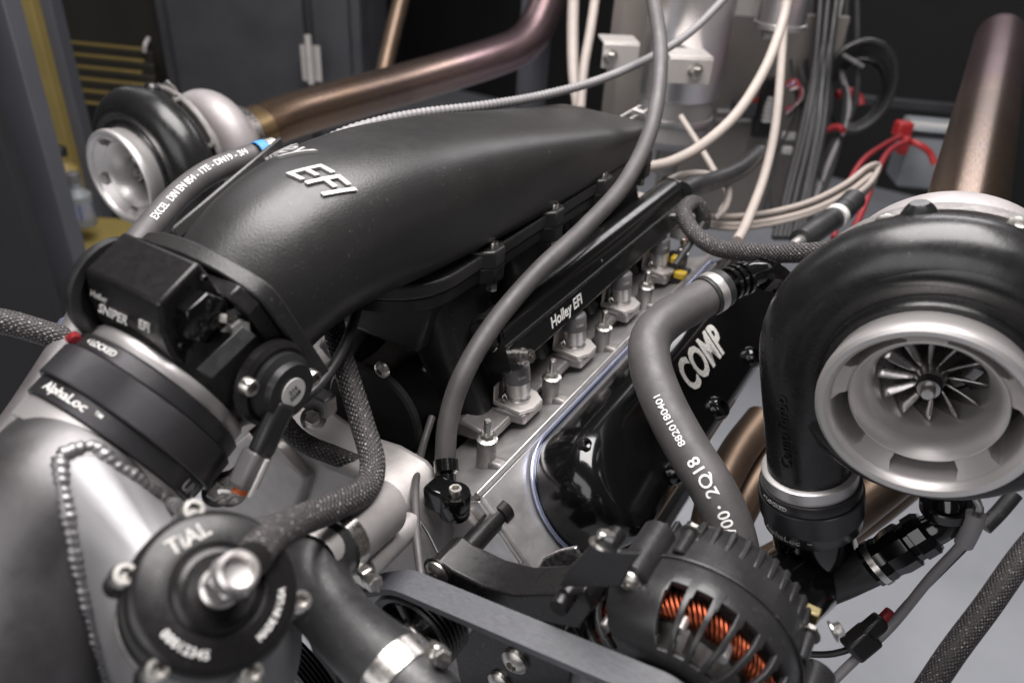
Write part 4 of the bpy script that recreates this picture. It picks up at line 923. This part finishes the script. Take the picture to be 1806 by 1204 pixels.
# oil crossover fitting block with two hoses
fb = thing('fitting_block', D(800, 905, .62), 'black steam-line fitting block bolted to the head corner', 'fitting')
fbc = D(802, 905, .625)
part('block', lathe([(0, 0), (.0118, 0), (.0125, .001), (.0125, .022), (.0115, .0235), (0, .0235)], fbc, (0, 0, 1), 32), 'gloss', fb)
part('block', box(fbc+V((-.014, 0, .012)), (.022, .02, .022)), 'gloss', fb, bev=.003)
bolt(fb, ME_CAP, fbc+V((.0015, -.002, .0235)), (0, 0, 1), 1.15)
e_ = D(786, 812, .645)
part('elbow', lathe([(.0055, 0), (.0095, .0), (.0095, .006), (.0075, .008), (.0075, .014), (.0102, .016), (.0102, .026), (0, .026)], D(790, 868, .635), e_-D(790, 868, .635), 28), 'gloss', fb)
nb0, nb1 = D(728, 856, .655), D(766, 861, .645); nba = nrm(nb1-nb0)
part('hex_nut', join(xf(hexg(.0112, .013), frame(nb0+nba*.002, nba)), lathe([(0, .012), (.0088, .012), (.0098, .017), (.0068, .020), (.0068, .028), (0, .028)], nb0, nba, 28)), 'polish', fb)

# ================================================================== hoses
def hose(name, pts, r, m, label, cat='hose', n=24, wrap=None, group=None, printed=(), step=.006):
    pa = Path(pts, step)
    if not printed: single(name, tube(pa, r, n, wrap=wrap), m, label, cat, group); return None, pa
    t = thing(name, pa.p[0], label, cat, group)
    part('tube', tube(pa, r, n, wrap=wrap), m, t, sm=60)
    for s, frac, size, off, sd, sa_, wd in printed:
        d = pa.L*frac; c = pa.point(d, 0, 0); a = pa.angle_to(d, CAM)+off
        part('lettering', text(s, size, .0002, .015, 0, on_tube(pa, d, a, r+.0003, sd, sa_), wd), 'ink', t)
    return t, pa
hose('vent_hose', [D(1140, -40, .98), D(1156, 20, .95), D(1165, 110, .91), D(1150, 220, .87), D(1105, 318, .815), D(1035, 398, .765), D(950, 478, .715), D(870, 572, .675), D(815, 665, .655), D(790, 745, .65), D(785, 812, .648)], .0088, 'rubber', 'smooth grey rubber hose arching over the fuel rail')
hose('spiral_cable', [D(500, 320, .82), D(540, 275, .77), D(585, 244, .752), D(650, 220, .76), D(740, 201, .80), D(860, 186, .86), D(960, 168, .92), D(1060, 140, .97), D(1150, 100, 1.02), D(1220, 55, 1.06), D(1290, -15, 1.1)], .0052, 'sheath', 'grey spiral-wrapped cable lying along the back of the plenum', 'cable', 16, (.0062, .10), step=.0016)
hose('braided_hose', [D(584, 545, .64), D(592, 590, .63), D(612, 660, .61), D(640, 750, .585), D(657, 815, .56), D(645, 862, .53), D(590, 893, .485), D(525, 920, .44), D(470, 955, .395), D(446, 985, .375)], .0092, 'braid', 'braided black hose bending to the blow-off valve fitting')
hose('braided_hose', [D(484, 705, .62), D(500, 745, .625), D(535, 780, .635), D(590, 803, .645), D(650, 826, .655), D(705, 846, .657), D(730, 856, .655)], .0082, 'braid', 'braided black hose ending in the silver hex nut')
hose('braided_hose', [D(-40, 560, .60), D(20, 570, .61), D(75, 586, .62), D(120, 600, .63), D(165, 625, .65), D(200, 660, .68)], .0100, 'braid', 'braided black hose disappearing behind the knurled coupler')
hose('braided_hose', [D(1238, 400, .97), D(1240, 375, .96), D(1222, 358, .95), D(1206, 375, .93), D(1222, 408, .91), D(1262, 436, .88), D(1330, 446, .83), D(1420, 446, .77), D(1500, 438, .73), D(1560, 432, .70)], .0098, 'braid', 'braided black hose looping above the engine to the turbo')
hose('braided_hose', [D(1850, 925, .80), D(1800, 985, .79), D(1740, 1070, .775), D(1680, 1150, .76), D(1620, 1240, .75)], .0125, 'braid', 'thick braided hose slanting across the pale floor')
# printed rubber hose to the left of the throttle body
hose('printed_hose', [D(470, 268, .86), D(430, 280, .84), D(370, 304, .81), D(318, 342, .78), D(272, 392, .745), D(225, 450, .71), D(165, 530, .665), D(118, 610, .63), D(75, 680, .605), D(28, 750, .585), D(-20, 800, .57)], .0128, 'rubber', 'dark rubber hose printed with white standards text beside the plenum', printed=(
    ('EXCEL  DIN EN 854 - 1TE - DN19 - 3/4', .235, .0098, .35, -1, 1, .90), ('BALFLEX', .83, .0105, -.1, -1, 1, .85), ('EXM', .665, .0120, .0, -1, 1, .9)))
t = thing('tape_band', D(462, 272, .845), 'bright blue tape band on the end of the printed hose', 'tape')
part('band', lathe([(.0132, 0), (.0142, .0005), (.0142, .011), (.0132, .0115)], D(468, 269, .853), D(430, 280, .84)-D(470, 268, .86), 32), 'blue', t)
part('ferrule', lathe([(.0, -.014), (.012, -.014), (.0135, -.012), (.0135, -.001), (.0, 0)], D(468, 269, .853), D(430, 280, .84)-D(470, 268, .86), 24), 'mach', t)
t = thing('tape_band', D(122, 598, .64), 'pale blue tape wrapped on the printed hose below the cover', 'tape')
part('band', lathe([(.0132, 0), (.0136, .0005), (.0136, .020), (.0132, .0205)], D(133, 578, .646), D(118, 610, .63)-D(165, 530, .665), 32), 'steelblue', t)
# printed coolant hose
bh, bpa = hose('coolant_hose', [D(1268, 510, .75), D(1225, 535, .735), D(1178, 562, .715), D(1148, 596, .70), D(1147, 645, .685), D(1172, 715, .665), D(1212, 790, .645), D(1250, 850, .63), D(1282, 915, .62), D(1300, 985, .615), D(1306, 1060, .62)], .0185, 'rubber', 'fat grey coolant hose with white printed date code', n=40, printed=(
    ('8820180401', .555, .0085, .12, -1, 1, 1.15), ('2Q18', .705, .0145, .05, -1, 1, .95), ('\u00b7', .775, .0165, .1, -1, 1, .95), ('TC.252/00', .865, .0135, .05, -1, 1, .95)))
hc0, hc1 = D(1264, 512, .748), D(1225, 535, .735)
part('end_sleeve', lathe([(.0186, -.006), (.0196, -.006), (.0196, .016), (.0186, .016)], hc0, hc1-hc0, 40), 'rubberdk', bh)
part('silver_band', lathe([(.0190, .003), (.0205, .003), (.0205, .012), (.0190, .012)], hc0, hc1-hc0, 40), 'mach', bh)
t = thing('barb_elbow', D(1330, 490, .77), 'gloss black barbed elbow feeding the fat coolant hose', 'fitting')
part('elbow', tube([D(1272, 508, .752), D(1300, 495, .76), D(1335, 482, .77), D(1370, 488, .785), D(1392, 515, .795)], .0125, 28), 'gloss', t)
for q, (a, b, dd) in enumerate(((1290, 500, .757), (1300, 495, .76), (1312, 491, .763))):
    part('barb', lathe([(.012, -.003), (.0165, -.003), (.0165, .001), (.0125, .004)], D(a, b, dd), D(1335, 482, .77)-D(1290, 500, .757), 28), 'gloss', t)
part('hex_collar', xf(hexg(.017, .012), frame(D(1345, 483, .773), D(1370, 488, .785)-D(1335, 482, .77))), 'gloss', t)
# radiator hose under the water neck
rh = thing('radiator_hose', D(600, 1050, .48), 'black rubber radiator hose clamped to the pump neck', 'hose')
rp = Path([D(606, 945, .52), D(582, 965, .507), D(560, 990, .495), D(556, 1030, .483), D(592, 1085, .468), D(640, 1135, .45), D(700, 1190, .435), D(760, 1260, .42)], .006)
part('tube', tube(rp, lambda f: .0215 + .0012*sin(f*9), 44), 'rubberdk', rh, sm=60)
c0 = D(588, 961, .510); ca_ = D(560, 986, .492)-D(606, 945, .52)
part('hose_clamp', lathe([(.0220, -.0065), (.0236, -.0062), (.0236, .0062), (.0220, .0065)], c0, ca_, 64), 'polish', rh)
cu = nrm(RIGHT*.75+DOWN*.65); clamp_screw(rh, c0 + nrm(cu - nrm(ca_)*cu.dot(nrm(ca_)))*.0255 + nrm(RIGHT*.6+DOWN*.2-FWD*.6)*.010, RIGHT*.6+DOWN*.2-FWD*.6, 1.1)
c1 = D(700, 1190, .435); ca1 = D(760, 1260, .42)-D(640, 1135, .45)
part('hose_clamp', lathe([(.0222, -.0075), (.0240, -.0072), (.0240, .0072), (.0222, .0075)], c1+nrm(ca1)*.002, ca1, 64), 'polish', rh)
clamp_screw(rh, c1 + nrm(RIGHT*.8-DOWN*.5)*.0255 + nrm(RIGHT*.3-DOWN*.1-FWD*.9)*.011, RIGHT*.3-DOWN*.1-FWD*.9, 1.0)
# small lines and wires
WIRES = [
 ('sensor_cable', [D(632, 540, .62), D(612, 600, .59), D(578, 660, .56), D(535, 705, .54), D(480, 742, .525), D(445, 768, .52)], .0040, 'rubberdk', 'black cable running to the throttle angle sensor plug', 'cable'),
 ('vacuum_line', [D(762, 735, .70), D(745, 790, .68), D(733, 850, .63), D(733, 910, .60), D(736, 960, .58), D(745, 1030, .56)], .0034, 'rubber', 'thin grey vacuum line hanging past the silver hex nut', 'hose'),
 ('wire', [D(738, 915, .605), D(755, 940, .60), D(772, 975, .59)], .0012, 'rubberdk', 'thin dark wire across the pump cover plate', 'wire'),
 ('harness_branch', [D(570, 560, .66), D(588, 600, .65), D(600, 640, .645)], .006, 'rubberdk', 'black harness tail hanging behind the neck flange', 'cable'),
 ('beige_cable', [D(1012, -20, 1.45), D(1010, 60, 1.45), D(1012, 130, 1.44), D(1020, 190, 1.42)], .0105, 'beige', 'thick beige cable hanging straight behind the plenum end', 'cable'),
 ('beige_cable', [D(1052, -20, 1.40), D(1042, 50, 1.40), D(1030, 120, 1.40), D(1024, 190, 1.40)], .0085, 'beige', 'thinner beige cable leaning against the thick hanging one', 'cable'),
 ('beige_cable', [D(1392, -20, 1.15), D(1380, 40, 1.15), D(1350, 120, 1.13), D(1300, 200, 1.10), D(1240, 255, 1.07), D(1185, 285, 1.05), D(1138, 296, 1.04)], .0075, 'beige', 'beige cable sweeping down in front of the wiring panel', 'cable'),
 ('beige_cable', [D(1384, 20, 1.35), D(1378, 110, 1.30), D(1368, 220, 1.22), D(1348, 310, 1.15), D(1318, 390, 1.05), D(1300, 425, 1.0)], .0068, 'beige', 'beige cable hanging straight in front of the wiring panel', 'cable'),
 ('beige_cable', [D(1200, 205, 1.3), D(1235, 260, 1.28), D(1262, 305, 1.25), D(1285, 345, 1.22), D(1270, 375, 1.2)], .0050, 'beige', 'thin beige cable dropping from the tank fitting', 'cable'),
 ('coiled_cable', [D(1155, 352, 1.08), D(1172, 325, 1.08), D(1205, 308, 1.08), D(1250, 308, 1.09), D(1283, 330, 1.1), D(1280, 365, 1.1), D(1262, 385, 1.1)], .0048, 'beige', 'pale cable loop rising behind the looped braided hose', 'cable'),
 ('fuel_feed_hose', [D(1205, 338, 1.0), D(1225, 328, 1.02), D(1250, 322, 1.06), D(1300, 302, 1.12), D(1340, 270, 1.2)], .013, 'rubberdk', 'black hose leaving the rear end of the fuel rail', 'hose'),
 ('red_cable', [D(1420, 250, 1.65), D(1470, 225, 1.62), D(1488, 230, 1.6)], .007, 'redcable', 'short red cable crossing below the hanging coil', 'cable'),
 ('red_cable', [D(1500, 420, 1.3), D(1525, 360, 1.4), D(1548, 300, 1.5), D(1570, 265, 1.6), D(1600, 250, 1.65)], .006, 'redcable', 'red cable dropping from the box clamp towards the engine', 'cable'),
 ('red_cable', [D(1470, 420, 1.3), D(1490, 340, 1.42), D(1520, 285, 1.5), D(1560, 255, 1.6), D(1590, 240, 1.66)], .005, 'redcable', 'thin red cable beside the grey connector sleeve', 'cable'),
 ('red_cable', [D(1476, 168, 1.7), D(1495, 162, 1.7), D(1512, 170, 1.7), D(1518, 186, 1.7)], .010, 'redcable', 'red cable hoop showing inside the hanging black coil', 'cable'),
 ('red_cable', [D(1598, 248, 1.7), D(1620, 255, 1.68), D(1640, 270, 1.68), D(1648, 290, 1.68)], .007, 'red', 'thick red charger lead curling over the grey box', 'cable'),
 ('sensor_wire', [D(1725, 895, .63), D(1722, 915, .62), D(1700, 955, .64), D(1640, 1020, .66), D(1570, 1105, .68), D(1500, 1170, .69), D(1430, 1240, .70)], .0042, 'sheath', 'grey sensor wire trailing from under the turbo inlet', 'wire'),
 ('sensor_wire', [D(1700, 965, .66), D(1650, 1015, .67), D(1600, 1065, .68), D(1560, 1110, .685), D(1520, 1135, .69)], .0034, 'rubberdk', 'black sensor wire running beside the grey one', 'wire'),
 ('sensor_wire', [D(1515, 1138, .69), D(1470, 1152, .70), D(1420, 1152, .71), D(1370, 1140, .72)], .0030, 'rubberdk', 'black wire from the connector to behind the alternator', 'wire'),
 ('sensor_wire', [D(1790, 870, .80), D(1760, 905, .80), D(1735, 930, .80)], .008, 'rubberdk', 'short black line behind the turbo drain fitting', 'wire'),
 ('drain_hose', [D(1560, 985, .665), D(1520, 1005, .675), D(1470, 1028, .69), D(1400, 1055, .71)], .0170, 'rubberdk', 'thick black drain hose leading under the gloss pipe', 'hose'),
 ('wire', [D(1240, 395, .93), D(1210, 440, .9), D(1190, 470, .88)], .004, 'rubberdk', 'black wire under the looped braided hose', 'wire'),
 ('wire', [D(1080, 420, .86), D(1060, 440, .84), D(1058, 462, .82)], .003, 'sheath', 'grey wire loop beside the third injector', 'wire'),
 ('wire', [D(1120, 375, .92), D(1085, 405, .88), D(1062, 430, .85)], .006, 'rubberdk', 'black wire sheath lying along the fuel rail', 'wire'),
 ('wire', [D(985, 487, .77), D(968, 492, .76), D(964, 510, .75)], .0028, 'sheath', 'grey wire loop above the second injector', 'wire'),
]
for nm, pts, r, m, lb, ct in WIRES: hose(nm, pts, r, m, lb, ct, 14)
for k in range(9):
    x0 = 1400+k*14; pts = [D(x0+random.uniform(-10, 10), -15, 1.75), D(x0-10+random.uniform(-18, 18), 90+random.uniform(-20, 20), 1.7), D(x0-5+random.uniform(-30, 30), 190, 1.66), D(x0-35+random.uniform(-30, 30), 290, 1.6), D(x0-50+random.uniform(-30, 20), 400, 1.5)]
    hose('loom_wire', pts, random.choice((.003, .0045, .006)), ['rubberdk', 'rubberdk', 'rubber', 'rubberdk', 'redcable', 'rubberdk', 'sheath', 'rubberdk', 'rubberdk'][k], ['black loom wire strung behind the hanging bundle', 'red loom wire strung behind the hanging bundle', 'grey loom wire strung behind the hanging bundle'][{4: 1, 2: 2, 6: 2}.get(k, 0)], 'wire', 8, group='loom wires behind the bundle')
bun = [(1218, 388), (1290, 392), (1360, 384), (1430, 365), (1490, 335), (1530, 305)]
for k in range(7):
    oy = (k % 4)*7-10; ox = (k//4)*7; od = (k % 3)*.012
    pts = [D(a+ox*(i/5), b+oy*(1 if i else .6), 1.12+od+.02*i) for i, (a, b) in enumerate(bun)] + [D(1550-k*1.5, 292+k*5, 1.25+od), D(1535-k*2, 322+k*3.5, 1.20), D(1500-k*1.5, 352+k*3, 1.12)]
    hose('ignition_cable', pts, .0042, 'beige', 'beige ignition cable bundled into the black sleeve above the turbo', 'cable', 10, group='bundled beige ignition cables')
sl = thing('cable_sleeve', D(1450, 400, 1.05), 'black sleeve with silver end gathering the beige cables', 'cable sleeve')
part('sleeve', tube([D(1496, 362, 1.1), D(1470, 385, 1.07), D(1440, 405, 1.03), D(1412, 425, 1.0)], .0155, 24), 'rubberdk', sl)
part('end_cap', tube([D(1506, 352, 1.112), D(1488, 370, 1.09)], .0162, 24), 'rubberdk', sl)
part('tie', tube([D(1478, 379, 1.075), D(1472, 385, 1.068)], .0165, 24), 'white', sl)
part('tail', tube([D(1412, 425, 1.0), D(1398, 436, .98)], .008, 16), 'mach', sl)
# connectors on the sensor wires
t = thing('wiring_plug', D(1520, 1135, .69), 'black wiring plug on the wire over the pale floor', 'wiring plug')
part('plug', box(D(1518, 1132, .688), (.026, .020, .022), (nrm(RIGHT*.6-DOWN*.5), nrm(RIGHT*.5+DOWN*.6), FWD)), 'blackplastic', t, bev=.003); part('clip', box(D(1540, 1105, .685), (.022, .014, .016), (nrm(RIGHT*.6-DOWN*.5), nrm(RIGHT*.5+DOWN*.6), FWD)), 'blackplastic', t, bev=.003)
part('seal', box(D(1565, 1085, .684), (.012, .009, .009), (nrm(RIGHT*.6-DOWN*.6), nrm(RIGHT*.6+DOWN*.6), FWD)), 'redcable', t, bev=.002)
t = thing('speed_sensor', D(1722, 910, .62), 'grey crimped sensor end hanging under the turbo inlet', 'sensor')
part('lead', tube([D(1718, 876, .61), D(1726, 890, .615), D(1722, 908, .62)], .003, 10), 'zinc', t)
part('crimp', tube([D(1722, 905, .62), D(1714, 930, .625), D(1700, 958, .635)], .0075, 16), 'sheath', t)
# drain fitting under the turbo
df = thing('drain_fitting', D(1660, 905, .63), 'gloss black angled drain fitting under the turbo inlet', 'fitting')
part('flange', cyl(D(1672, 882, .64), -TEZ, .021, .010, 32, .001), 'gloss', df)
part('elbow', tube([D(1672, 880, .64), D(1672, 905, .64), D(1660, 925, .645), D(1635, 938, .65)], .0135, 24), 'gloss', df)
fa = D(1550, 990, .668)-D(1640, 935, .65)
part('hose_end', lathe([(0, 0), (.017, 0), (.0195, .004), (.0195, .014), (.0175, .015), (.0175, .019), (.0205, .021), (.0205, .032), (.0185, .040), (.0195, .044), (.0185, .058), (0, .058)], D(1640, 935, .65), fa, 12), 'gloss', df, sm=20)
part('clamp_band', lathe([(.0170, 0), (.0195, .0005), (.0195, .006), (.0170, .0065)], D(1552, 988, .667), fa, 40, rmod=lambda i, a: 1+.02*(i % 2)), 'polish', df)
# ================================================================== things standing behind the engine
UPV = V((0, 0, 1)); HF = nrm(V((FWD.x, FWD.y, 0))); HR = nrm(HF.cross(UPV))
def facing(rot=0): return (HR*cos(rot)+HF*sin(rot), -HR*sin(rot)+HF*cos(rot), UPV)
def upright(px, py, d, w, dep, zt, zb=FZ, fr=None):
    """box standing on the floor whose front face centre passes through a pixel at a depth"""
    fr = fr or facing(); c = D(px, py, d); c = c + fr[1]*(dep/2); return box(V((c.x, c.y, (zt+zb)/2)), (w, dep, zt-zb), fr)
t = thing('storage_cabinet', D(455, 80, 2.05)*1 - V((0, 0, 1)), 'dark grey steel cabinet with two doors behind the far turbo', 'cabinet')
part('carcass', upright(458, 60, 2.08, .54, .4, 1.0), 'cab', t, bev=.004)
part('door', upright(418, 60, 2.055, .355, .02, .98), 'cab', t, bev=.003)
part('door', upright(584, 60, 2.055, .095, .02, .98), 'cab', t, bev=.003)
for py in (112, ):
    part('hinge', join(cyl(D(549, py+36, 2.04), UPV, .009, .12, 16), box(D(549, py, 2.045), (.05, .006, .09), facing())), 'plate', t)
part('gap', upright(547, 60, 2.068, .02, .01, .98), 'wall', t)
t = thing('tool_chest', D(190, 100, 2.2) - V((0, 0, 1)), 'black tool chest with brass-edged drawers beside the mustard post', 'tool chest')
part('carcass', upright(195, 100, 2.2, .36, .4, 1.0, fr=facing(-.12)), 'chest', t, bev=.004)
for k in range(9):
    z0 = D(185, 12+k*21, 2.19).z
    c = D(180 + k*2, 12+k*21, 2.18)
    part('drawer', box(c+facing(-.12)[1]*.012, (.27, .02, .032), facing(-.12)), 'chest', t, bev=.002)
    part('drawer_lip', box(c-V((0, 0, .008))-facing(-.12)[1]*.002, (.24-.02*(k % 3), .012, .0065), facing(-.12)), 'drawerlip', t, bev=.001)
part('handle', tube([D(262, 68, 2.15), D(256, 80, 2.14), D(255, 92, 2.15)], .006, 8), 'plate', t)
single('door_post', upright(75, 150, 1.9, .05, .05, 1.0), 'mustard', 'mustard yellow post left of the tool chest', 'post', bev=.003)
single('door_post', upright(112, 150, 1.93, .035, .05, 1.0), 'doorgrey', 'narrow grey post between mustard post and tool chest', 'post', bev=.003)
single('open_door', upright(-92, 300, 1.35, .22, .03, .9), 'wall', 'black open door panel at the edge of the workshop', 'door', bev=.003)
single('door_edge', upright(44, 250, 1.42, .062, .05, .9), 'doorgrey', 'light grey door edge beside the black panel', 'door', bev=.003)
# clutter on a low shelf behind the far turbo
sh = thing('low_shelf', D(160, 420, 2.0)-V((0, 0, .4)), 'dark ochre low shelf behind the far turbo', 'shelf')
part('top', box(D(190, 440, 1.95), (.5, .3, .03), facing()), 'mustard', sh, bev=.003)
part('upright', upright(120, 520, 1.95, .03, .25, D(190, 440, 1.95).z-.02), 'mustard', sh); part('upright', upright(300, 520, 1.95, .03, .25, D(190, 440, 1.95).z-.02), 'mustard', sh)
def bottle(a, b, d, m, capm, lb):
    base = D(a, b, d); t = thing('bottle', base, lb, 'bottle', 'bottles on the low shelf'); h = .11
    part('body', lathe([(0, 0), (.028, 0), (.03, .004), (.03, h*.7), (.012, h*.85), (.012, h)], base, UPV, 24), m, t, sm=40); part('cap', cyl(base+UPV*h, UPV, .015, .022, 18, .002), capm, t)
    part('label_band', lathe([(.0305, .02), (.0305, .06)], base, UPV, 24), 'steelblue' if capm == 'greyplastic' else 'boxgrey', t)
bottle(150, 395, 1.92, 'boxgrey', 'greyplastic', 'grey bottle with blue band on the low shelf'); bottle(128, 350, 1.95, 'mustard', 'blackplastic', 'mustard bottle with black cap on the low shelf')
single('grey_pipe', tube([D(935, 190, 1.9), D(935, 190, 1.9)+UPV*.3, D(935, 190, 1.9)+UPV*.7], .036, 28), 'doorgrey', 'vertical grey pipe behind the bend of the exhaust pipe', 'pipe')
# surge tank on brackets
tk = D(1215, 100, 1.40); TT = thing('surge_tank', tk, 'spun aluminium tank clamped to an upright behind the engine', 'tank')
tb0 = D(1196, 165, 1.42)
part('shell', lathe([(0, 0), (.070, 0), (.072, .003), (.072, .6), (0, .6)], tb0, UPV, 64), 'tank', TT, sm=40)
part('base_cap', lathe([(0, -.10), (.03, -.10), (.045, -.092), (.063, -.075), (.066, -.03), (.068, 0), (0, 0)], tb0, UPV, 64), 'translucent', TT, sm=40)
part('base_ring', lathe([(.064, -.045), (.069, -.043), (.069, -.035), (.064, -.033)], tb0, UPV, 64), 'tank', TT)
part('spout', cyl(tb0-UPV*.15, UPV, .022, .06, 20, .002), 'castdk', TT)
part('drain_cock', join(box(tb0-UPV*.17+V((.01, 0, 0)), (.02, .02, .03)), cyl(tb0-UPV*.175, HR, .005, .04, 10)), 'blackplastic', TT, bev=.002)
fbk = facing(.10)
for a, b, w_, d_ in ((1094, 100, .062, 1.33), (1216, 126, .072, 1.27)):
    c = D(a, b, d_); part('bracket', box(c, (w_, .004, .040), fbk), 'plate', TT, bev=.001); part('bracket', box(c+fbk[1]*.03+UPV*.021, (w_, .06, .004), fbk), 'plate', TT, bev=.001)
    bolt(TT, ME_HEX, D(a-18 if a < 1150 else a+10, b, d_-.005), -fbk[1], 1.6)
part('upright', upright(1128, 150, 1.5, .10, .06, 1.0, D(1128, 260, 1.5).z, facing(.25)), 'panel', TT, bev=.003)
single('slotted_strut', join(box(D(1098, 205, 1.15), (.004, .06, .012), (RIGHT, nrm(RIGHT*.8-DOWN*.45), FWD)), box(D(1110, 212, 1.15), (.004, .06, .012), (RIGHT, nrm(RIGHT*.8-DOWN*.45), FWD)), box(D(1082, 216, 1.15), (.012, .006, .02), (nrm(RIGHT*.8+DOWN*.3), nrm(RIGHT*.8-DOWN*.45), FWD)), box(D(1126, 199, 1.15), (.016, .006, .02), (nrm(RIGHT*.8+DOWN*.3), nrm(RIGHT*.8-DOWN*.45), FWD))), 'plate', 'slotted silver strut at the rear corner of the plenum', 'strut', bev=.0008)
hose('yellow_tie', [D(1088, 76, 1.5), D(1092, 50, 1.5), D(1104, 40, 1.5), D(1112, 36, 1.5)], .006, 'yellow', 'yellow cable tie sticking up beside the tank bracket', 'cable tie', 10)
# filter canister
fc = D(1374, 50, 1.45); t = thing('filter_canister', fc, 'silver filter canister hanging above the wiring panel', 'filter')
part('shell', lathe([(0, 0), (.038, 0), (.040, .003), (.044, .006), (.044, .3), (0, .3)], fc, UPV, 48), 'tank', t, sm=40)
part('collar', lathe([(.044, .0), (.047, .001), (.047, .010), (.044, .011)], fc, UPV, 48), 'mach', t)
part('arm', box(D(1315, 8, 1.5), (.05, .04, .04), facing()), 'plate', t, bev=.004)
part('drain', cyl(D(1345, 62, 1.46), RIGHT, .008, .03, 14, .001), 'zinc', t)
# wiring panel
pf = facing(.12); wpn = thing('electrical_cabinet', D(1320, 210, 1.72), 'beige wiring panel with terminal strips and coloured wires', 'panel')
part('back_plate', box(D(1312, 215, 1.76), (.36, .012, .46), pf), 'panel', wpn, bev=.003)
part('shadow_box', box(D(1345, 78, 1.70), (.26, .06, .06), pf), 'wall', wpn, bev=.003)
for k in range(15):
    for j, a in enumerate((1297, 1332)):
        mm = ['white', 'castdk', 'white', 'castdk', 'beige'][(k+j) % 5]
        part('terminal', box(D(a-k*1.6, 104+k*7.6, 1.735), (.032, .014, .0065), pf), mm, wpn)
    if k % 2 == 0: part('wire', tube([D(1310-k*1.6, 104+k*7.6, 1.73), D(1316-k*1.6, 102+k*7.6, 1.72), D(1324-k*1.6, 104+k*7.6, 1.73)], .003, 6), ['red', 'yellow', 'blackplastic'][k//2 % 3], wpn)
part('red_strip', box(D(1297, 140, 1.73), (.010, .008, .07), pf), 'red', wpn); part('relay', box(D(1312, 190, 1.72), (.05, .03, .03), pf), 'doorgrey', wpn, bev=.003); part('relay', box(D(1326, 182, 1.715), (.02, .02, .024), pf), 'red', wpn, bev=.002)
for k in range(7): part('connector', box(D(1362-k*1.5, 165+k*8, 1.70), (.022, .014, .006), pf), 'white', wpn, bev=.001)
part('connector_block', box(D(1352, 190, 1.715), (.04, .02, .13), pf), 'blackplastic', wpn, bev=.003)
for k in range(5):
    o = D(1398, 165, 1.66)
    part('wire_loop', tube([D(1385+k*3, 150+k*3, 1.66), D(1402+k*3, 142+k*4, 1.65), D(1413+k, 165+k*2, 1.65), D(1402-k*2, 188+k*3, 1.66), D(1386+k, 192+k*3, 1.67)], .0035, 8), ['red', 'steelblue', 'red', 'white', 'blackplastic'][k], wpn)
part('rocker', box(D(1392, 240, 1.68), (.03, .012, .016), pf), 'white', wpn, bev=.003); part('rocker', box(D(1388, 265, 1.68), (.022, .012, .016), pf), 'white', wpn, bev=.003)
# hanging black cables and coil
for k in range(7):
    hose('hanging_cable', [D(1478-k*5+random.uniform(-3, 3), -20, 1.6+.02*(k % 3)), D(1462-k*4, 110, 1.58), D(1450-k*5+random.uniform(-4, 4), 220, 1.55), D(1432-k*7+random.uniform(-4, 4), 330, 1.5), D(1415-k*8, 420, 1.45)], .0075, 'rubberdk', 'black cable hanging in the bundle beside the wiring panel', 'cable', 10, group='hanging black cables')
for k in range(6):
    pts = []
    rx, ry = .082-k*.004+random.uniform(-.004, .004), .098-k*.005+random.uniform(-.004, .004)
    c = D(1516-k*1.5+random.uniform(-5, 5), 152+k*3+random.uniform(-6, 6), 1.66+.012*k)
    for i in range(18):
        a = 2*pi*i/17 + 1.2; pts.append(c + HR*rx*cos(a) + UPV*ry*sin(a) + HF*.004*i/17)
    hose('coiled_black_cable', pts, .0062, 'rubberdk', 'black cable loop in the coil hanging right of the bundle', 'cable', 10, group='loops of the hanging coil')
hose('tie_wrap', [D(1488, 98, 1.62), D(1505, 108, 1.6), D(1522, 118, 1.6)], .005, 'greyplastic', 'grey tie wrap end sticking out of the coil', 'cable tie', 8)
bx = thing('charger_box', D(1632, 270, 1.8), 'grey charger box with red clamp behind the tinted exhaust pipe', 'box')
part('case', box(D(1632, 270, 1.8), (.115, .10, .14), facing(-.1)), 'boxgrey', bx, bev=.008)
part('top_label', box(D(1640, 228, 1.735), (.09, .004, .028), facing(-.1)), 'white', bx); part('stripe', box(D(1640, 238, 1.73), (.075, .004, .012), facing(-.1)), 'blackplastic', bx)
part('clamp', box(D(1592, 228, 1.70), (.034, .03, .034), facing(.1)), 'red', bx, bev=.005); part('clamp', box(D(1594, 256, 1.69), (.018, .02, .04), facing(.1)), 'red', bx, bev=.004)
single('wall_trunking', box(D(1640, 187, 2.2), (.45, .03, .022), facing(-.1)), 'cab', 'thin dark trunking strip on the wall above the charger box', 'trunking', bev=.002)
# engine stand under the block
es = thing('engine_stand', (X0, .2, FZ), 'dark steel stand carrying the engine block', 'stand')
for x in (X0-.16, X0+.16):
    for y in (0, .4): part('leg', box((x, y, (FZ-.36)/2-.0), (.05, .05, -.36-FZ), None), 'wall', es, bev=.003)
part('deck', box((X0, .2, -.385), (.40, .50, .05)), 'wall', es, bev=.003)
